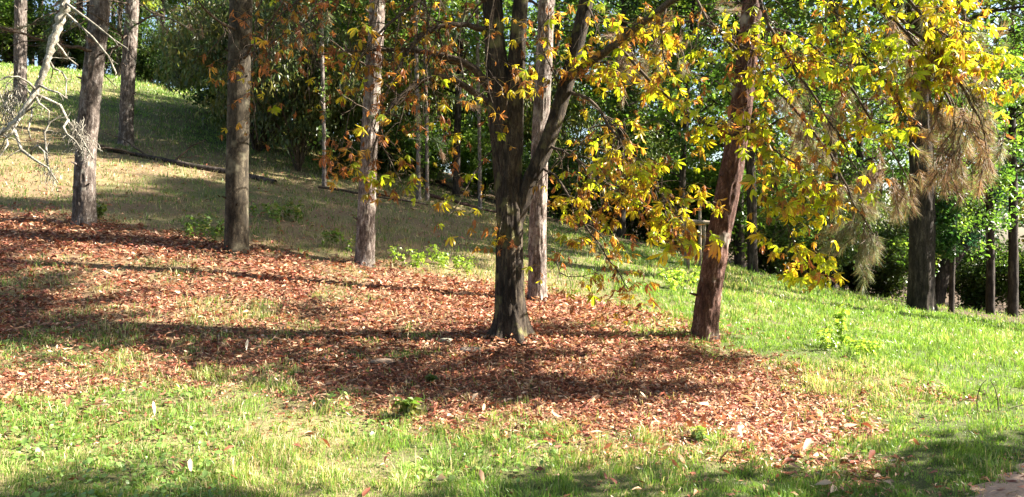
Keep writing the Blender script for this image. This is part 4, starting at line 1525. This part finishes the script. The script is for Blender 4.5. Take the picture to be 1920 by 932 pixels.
# fallen log with side branch
a, b_ = hit(200, 284), hit(432, 328)
ax = [a + (0, 0, .10), (a * .6 + b_ * .4) + (0, 0, .10), (a * .3 + b_ * .7) + (0, -.1, .09), b_ + (.0, 0, .08), b_ + (1.1, -.3, -.05)]
log = thing("fallen_log", a, "long dark fallen log lying across the slope behind the olive-grey trunk", "log")
mb = MB()
pp = np.array(ax)
pp[:, 2] = gz(pp[:, 0], pp[:, 1]) + .05
bark_trunk(mb, pp, np.array([.04, .055, .065, .07, .07]), seg=20, step=.08, amp=.1, fiss=.06, flare=0, seed=4.)
part_mesh(log, "trunk", mb, M_DARKBARK)
for t, dx, dy, dz, l in ((.15, -.8, -.1, .15, 1.4), (.35, -.7, .3, .35, 1.6), (.55, .6, .3, .5, .9), (.25, -.9, -.4, .1, 1.2), (.05, -1, .2, .2, 1.3)):
    q = pp[0] * (1 - t) + pp[-2] * t
    mb = MB()
    d_ = norm(np.array([dx, dy, dz]))
    twiggy(mb, np.array([q, q + d_ * l * .5 + [0, 0, .08], q + d_ * l]), .03, .008, 6, .5, 1, .06, 5)
    part_mesh(log, "branch", mb, M_TWIG)


def fallen_branch(px, py, length, ang, r, label, lift=.04, mat=None, nsub=3, name="fallen_branch", cat="branch", sub=.35):
    c0 = hit(px, py)
    d_ = np.array([math.cos(ang), math.sin(ang)])
    t = np.linspace(-.5, .5, 9)
    x = c0[0] + d_[0] * t * length + rng.normal(size=9) * .012 * length
    y = c0[1] + d_[1] * t * length
    z = gz(x, y) + lift + r
    root = thing(name, c0, label, cat)
    mb = MB()
    twiggy(mb, np.stack([x, y, z], -1), r, r * .4, nsub, sub, 1, .02, 7, wob=.02)
    part_mesh(root, "stem", mb, mat or M_TWIG)


fallen_branch(690, 372, 2.2, .1, .035, "brown dead branch lying behind the sunlit pine's trunk")
fallen_branch(745, 378, 1.5, -.15, .03, "reddish dead branch on the dark ground right of the sunlit pine", mat=M_PINERED)
fallen_branch(880, 392, 2.2, -.25, .05, "thick reddish-brown dead branch lying left of the chestnut trunk", mat=M_PINERED)
fallen_branch(852, 360, 2.2, -1.0, .05, "dead branch slanting over the thick one left of the chestnut")
fallen_branch(300, 142, 5.5, -.12, .06, "dark fallen log at the top of the sunlit grass strip")
fallen_branch(1620, 538, 3.4, -.2, .07, "pale log on the lit strip behind the meadow", mat=M_WOOD)

for pts, lb in (([(1833, 775), (1832, 745), (1838, 725), (1850, 712)], "dark arching twig stuck in the meadow, left of a pair"),
                ([(1872, 775), (1870, 740), (1862, 722), (1856, 713)], "pale arching twig stuck in the meadow, right of a pair"),
                ([(1880, 770), (1900, 764), (1925, 758), (1950, 752)], "thin dark twig lying in grass at the right edge")):
    b = hit(*pts[0])
    root = thing("twig", b, lb, "twig")
    mb = MB()
    w = np.array([P(x, y, b[1]) for x, y in pts])
    w[0] = b - [0, 0, .02]
    twiggy(mb, w, .006, .0025, 2, .08, 1, .0, 5, wob=.006)
    part_mesh(root, "stem", mb, M_TWIG)

# tree guard: stakes with a cross rail
g = hit(1306, 508)
guard = thing("tree_guard", g, "weathered wooden stake frame with cross rail behind the leaning red pine", "tree guard")


def stake(x0, y0, h, w, name="stake"):
    z0 = float(gz(x0, y0))
    mb = MB()
    tube(mb, np.array([[x0, y0, z0 - .1], [x0 + .01, y0, z0 + h * .5], [x0, y0, z0 + h - .02], [x0, y0, z0 + h]]), [w, w, w, w * .55], 8)
    part_mesh(guard, name, mb, M_WOOD)


gd = g[1]
for px, h, dy in ((1320, 1.12, 0), (1290, 1.12, 0), (1312, 1.45, 1.0), (1285, 1.4, 1.0)):
    stake((px - 960) / F * (gd + dy), gd + dy, h, .035)
xa, xb = (1283 - 960) / F * gd, (1331 - 960) / F * gd
zr = float(gz(xb, gd)) + 1.08
mb = MB()
for s_ in (0,):
    tube(mb, np.array([[xa, gd - .05, zr + .03], [(xa + xb) / 2, gd - .05, zr + .02], [xb, gd - .05, zr]]), [.04, .042, .04], 8)
part_mesh(guard, "rail", mb, M_WOOD)

# stones between the leaves
def stone(px, py, sx, sy, sz, label, colr):
    b = hit(px, py)
    th, ph = np.meshgrid(np.linspace(0, 2 * math.pi, 18, endpoint=False), np.linspace(.05, math.pi - .05, 10))
    v = np.stack([np.cos(th) * np.sin(ph), np.sin(th) * np.sin(ph), np.cos(ph)], -1)
    rr = .75 + .5 * fbm(v[..., 0] * 1.5 + px, v[..., 1] * 1.5, v[..., 2] * 1.5)
    v = np.sign(v) * np.abs(v) ** .8 * rr[..., None] * [sx, sy, sz]
    i2 = np.arange(9)[:, None] * 18
    j2 = np.arange(18)[None]
    f = np.stack([i2 + j2, i2 + 18 + j2, i2 + 18 + (j2 + 1) % 18, i2 + (j2 + 1) % 18], -1).reshape(-1, 4)
    mb = MB()
    mb.add(v.reshape(-1, 3) + b + [0, 0, sz * .35], None, f, colr)
    o = obj("stone", mb.mesh("stone", M_STONE, origin=tuple(b)), None, tuple(b))
    tag(o, label, "stone")


stone(882, 659, .12, .08, .035, "pale flat stone in the leaf carpet left of the chestnut's roots", (.26, .2, .15))
stone(718, 681, .13, .09, .03, "beige flat stone half buried in leaves, further left of the chestnut", (.24, .17, .12))
stone(835, 642, .09, .07, .03, "small grey-green stone between the flat stones and the chestnut roots", (.2, .19, .14))

# the nearest fallen leaves, each on its own
FLC = [leaflet(.085 + .035 * rng.random(), .011 + .008 * rng.random(), rng.uniform(-1.3, 1.6), rng.uniform(-.2, .8), rng.uniform(-1, 1), *LC[i % 6]) for i in range(18)]
FLM = []
for pr in FLC:
    m_ = MB()
    m_.add(*pr)
    FLM.append(m_.mesh("fallen_leaf", M_LITTER))
cx_, cy_ = scatter(9000, 9.5)
kk = (rng.random(9000) < .03 + .97 * litter(cx_, cy_)) & (np.abs(cx_) < .575 * cy_) & (cy_ > 5.6)
cx_, cy_ = cx_[kk], cy_[kk]
sel = np.argsort(cy_ + rng.normal(size=len(cy_)) * 1.0)[:300]
for x, y in zip(cx_[sel], cy_[sel]):
    o = obj("fallen_leaf", FLM[int(rng.integers(0, 18))])
    o.location = (x, y, float(gz(x, y)) + .035)
    o.rotation_euler = (rng.normal() * .5, rng.normal() * .4, rng.random() * 6.283)
    s = .9 + .4 * rng.random()
    o.scale = (s, s, s)
    tag(o, "curled brown chestnut leaflet lying loose on top of the leaf carpet", "fallen leaf", "loose leaflets on the leaf carpet")
pale = leaflet(.13, .022, -.9, .6, .4, (.75, .68, .55), (.8, .74, .62))
for px, py, lb in ((462, 664, "whitish curled dry leaf standing upright at the leaf carpet's lower left"),
                   (290, 790, "whitish dry leaf in the sunlit grass at lower left")):
    b = hit(px, py)
    m_ = MB()
    m_.add(*pale)
    o = obj("dry_leaf", m_.mesh("dry_leaf", M_LITTER), None, (b[0], b[1], b[2] + .03))
    o.rotation_euler = (.3, -1.1, rng.random() * 6)
    tag(o, lb, "dry leaf")
print("tris", sum(sum(len(p.vertices) - 2 for p in m.polygons) if len(m.polygons) < 5000 else len(m.polygons) * 2 for m in bpy.data.meshes))
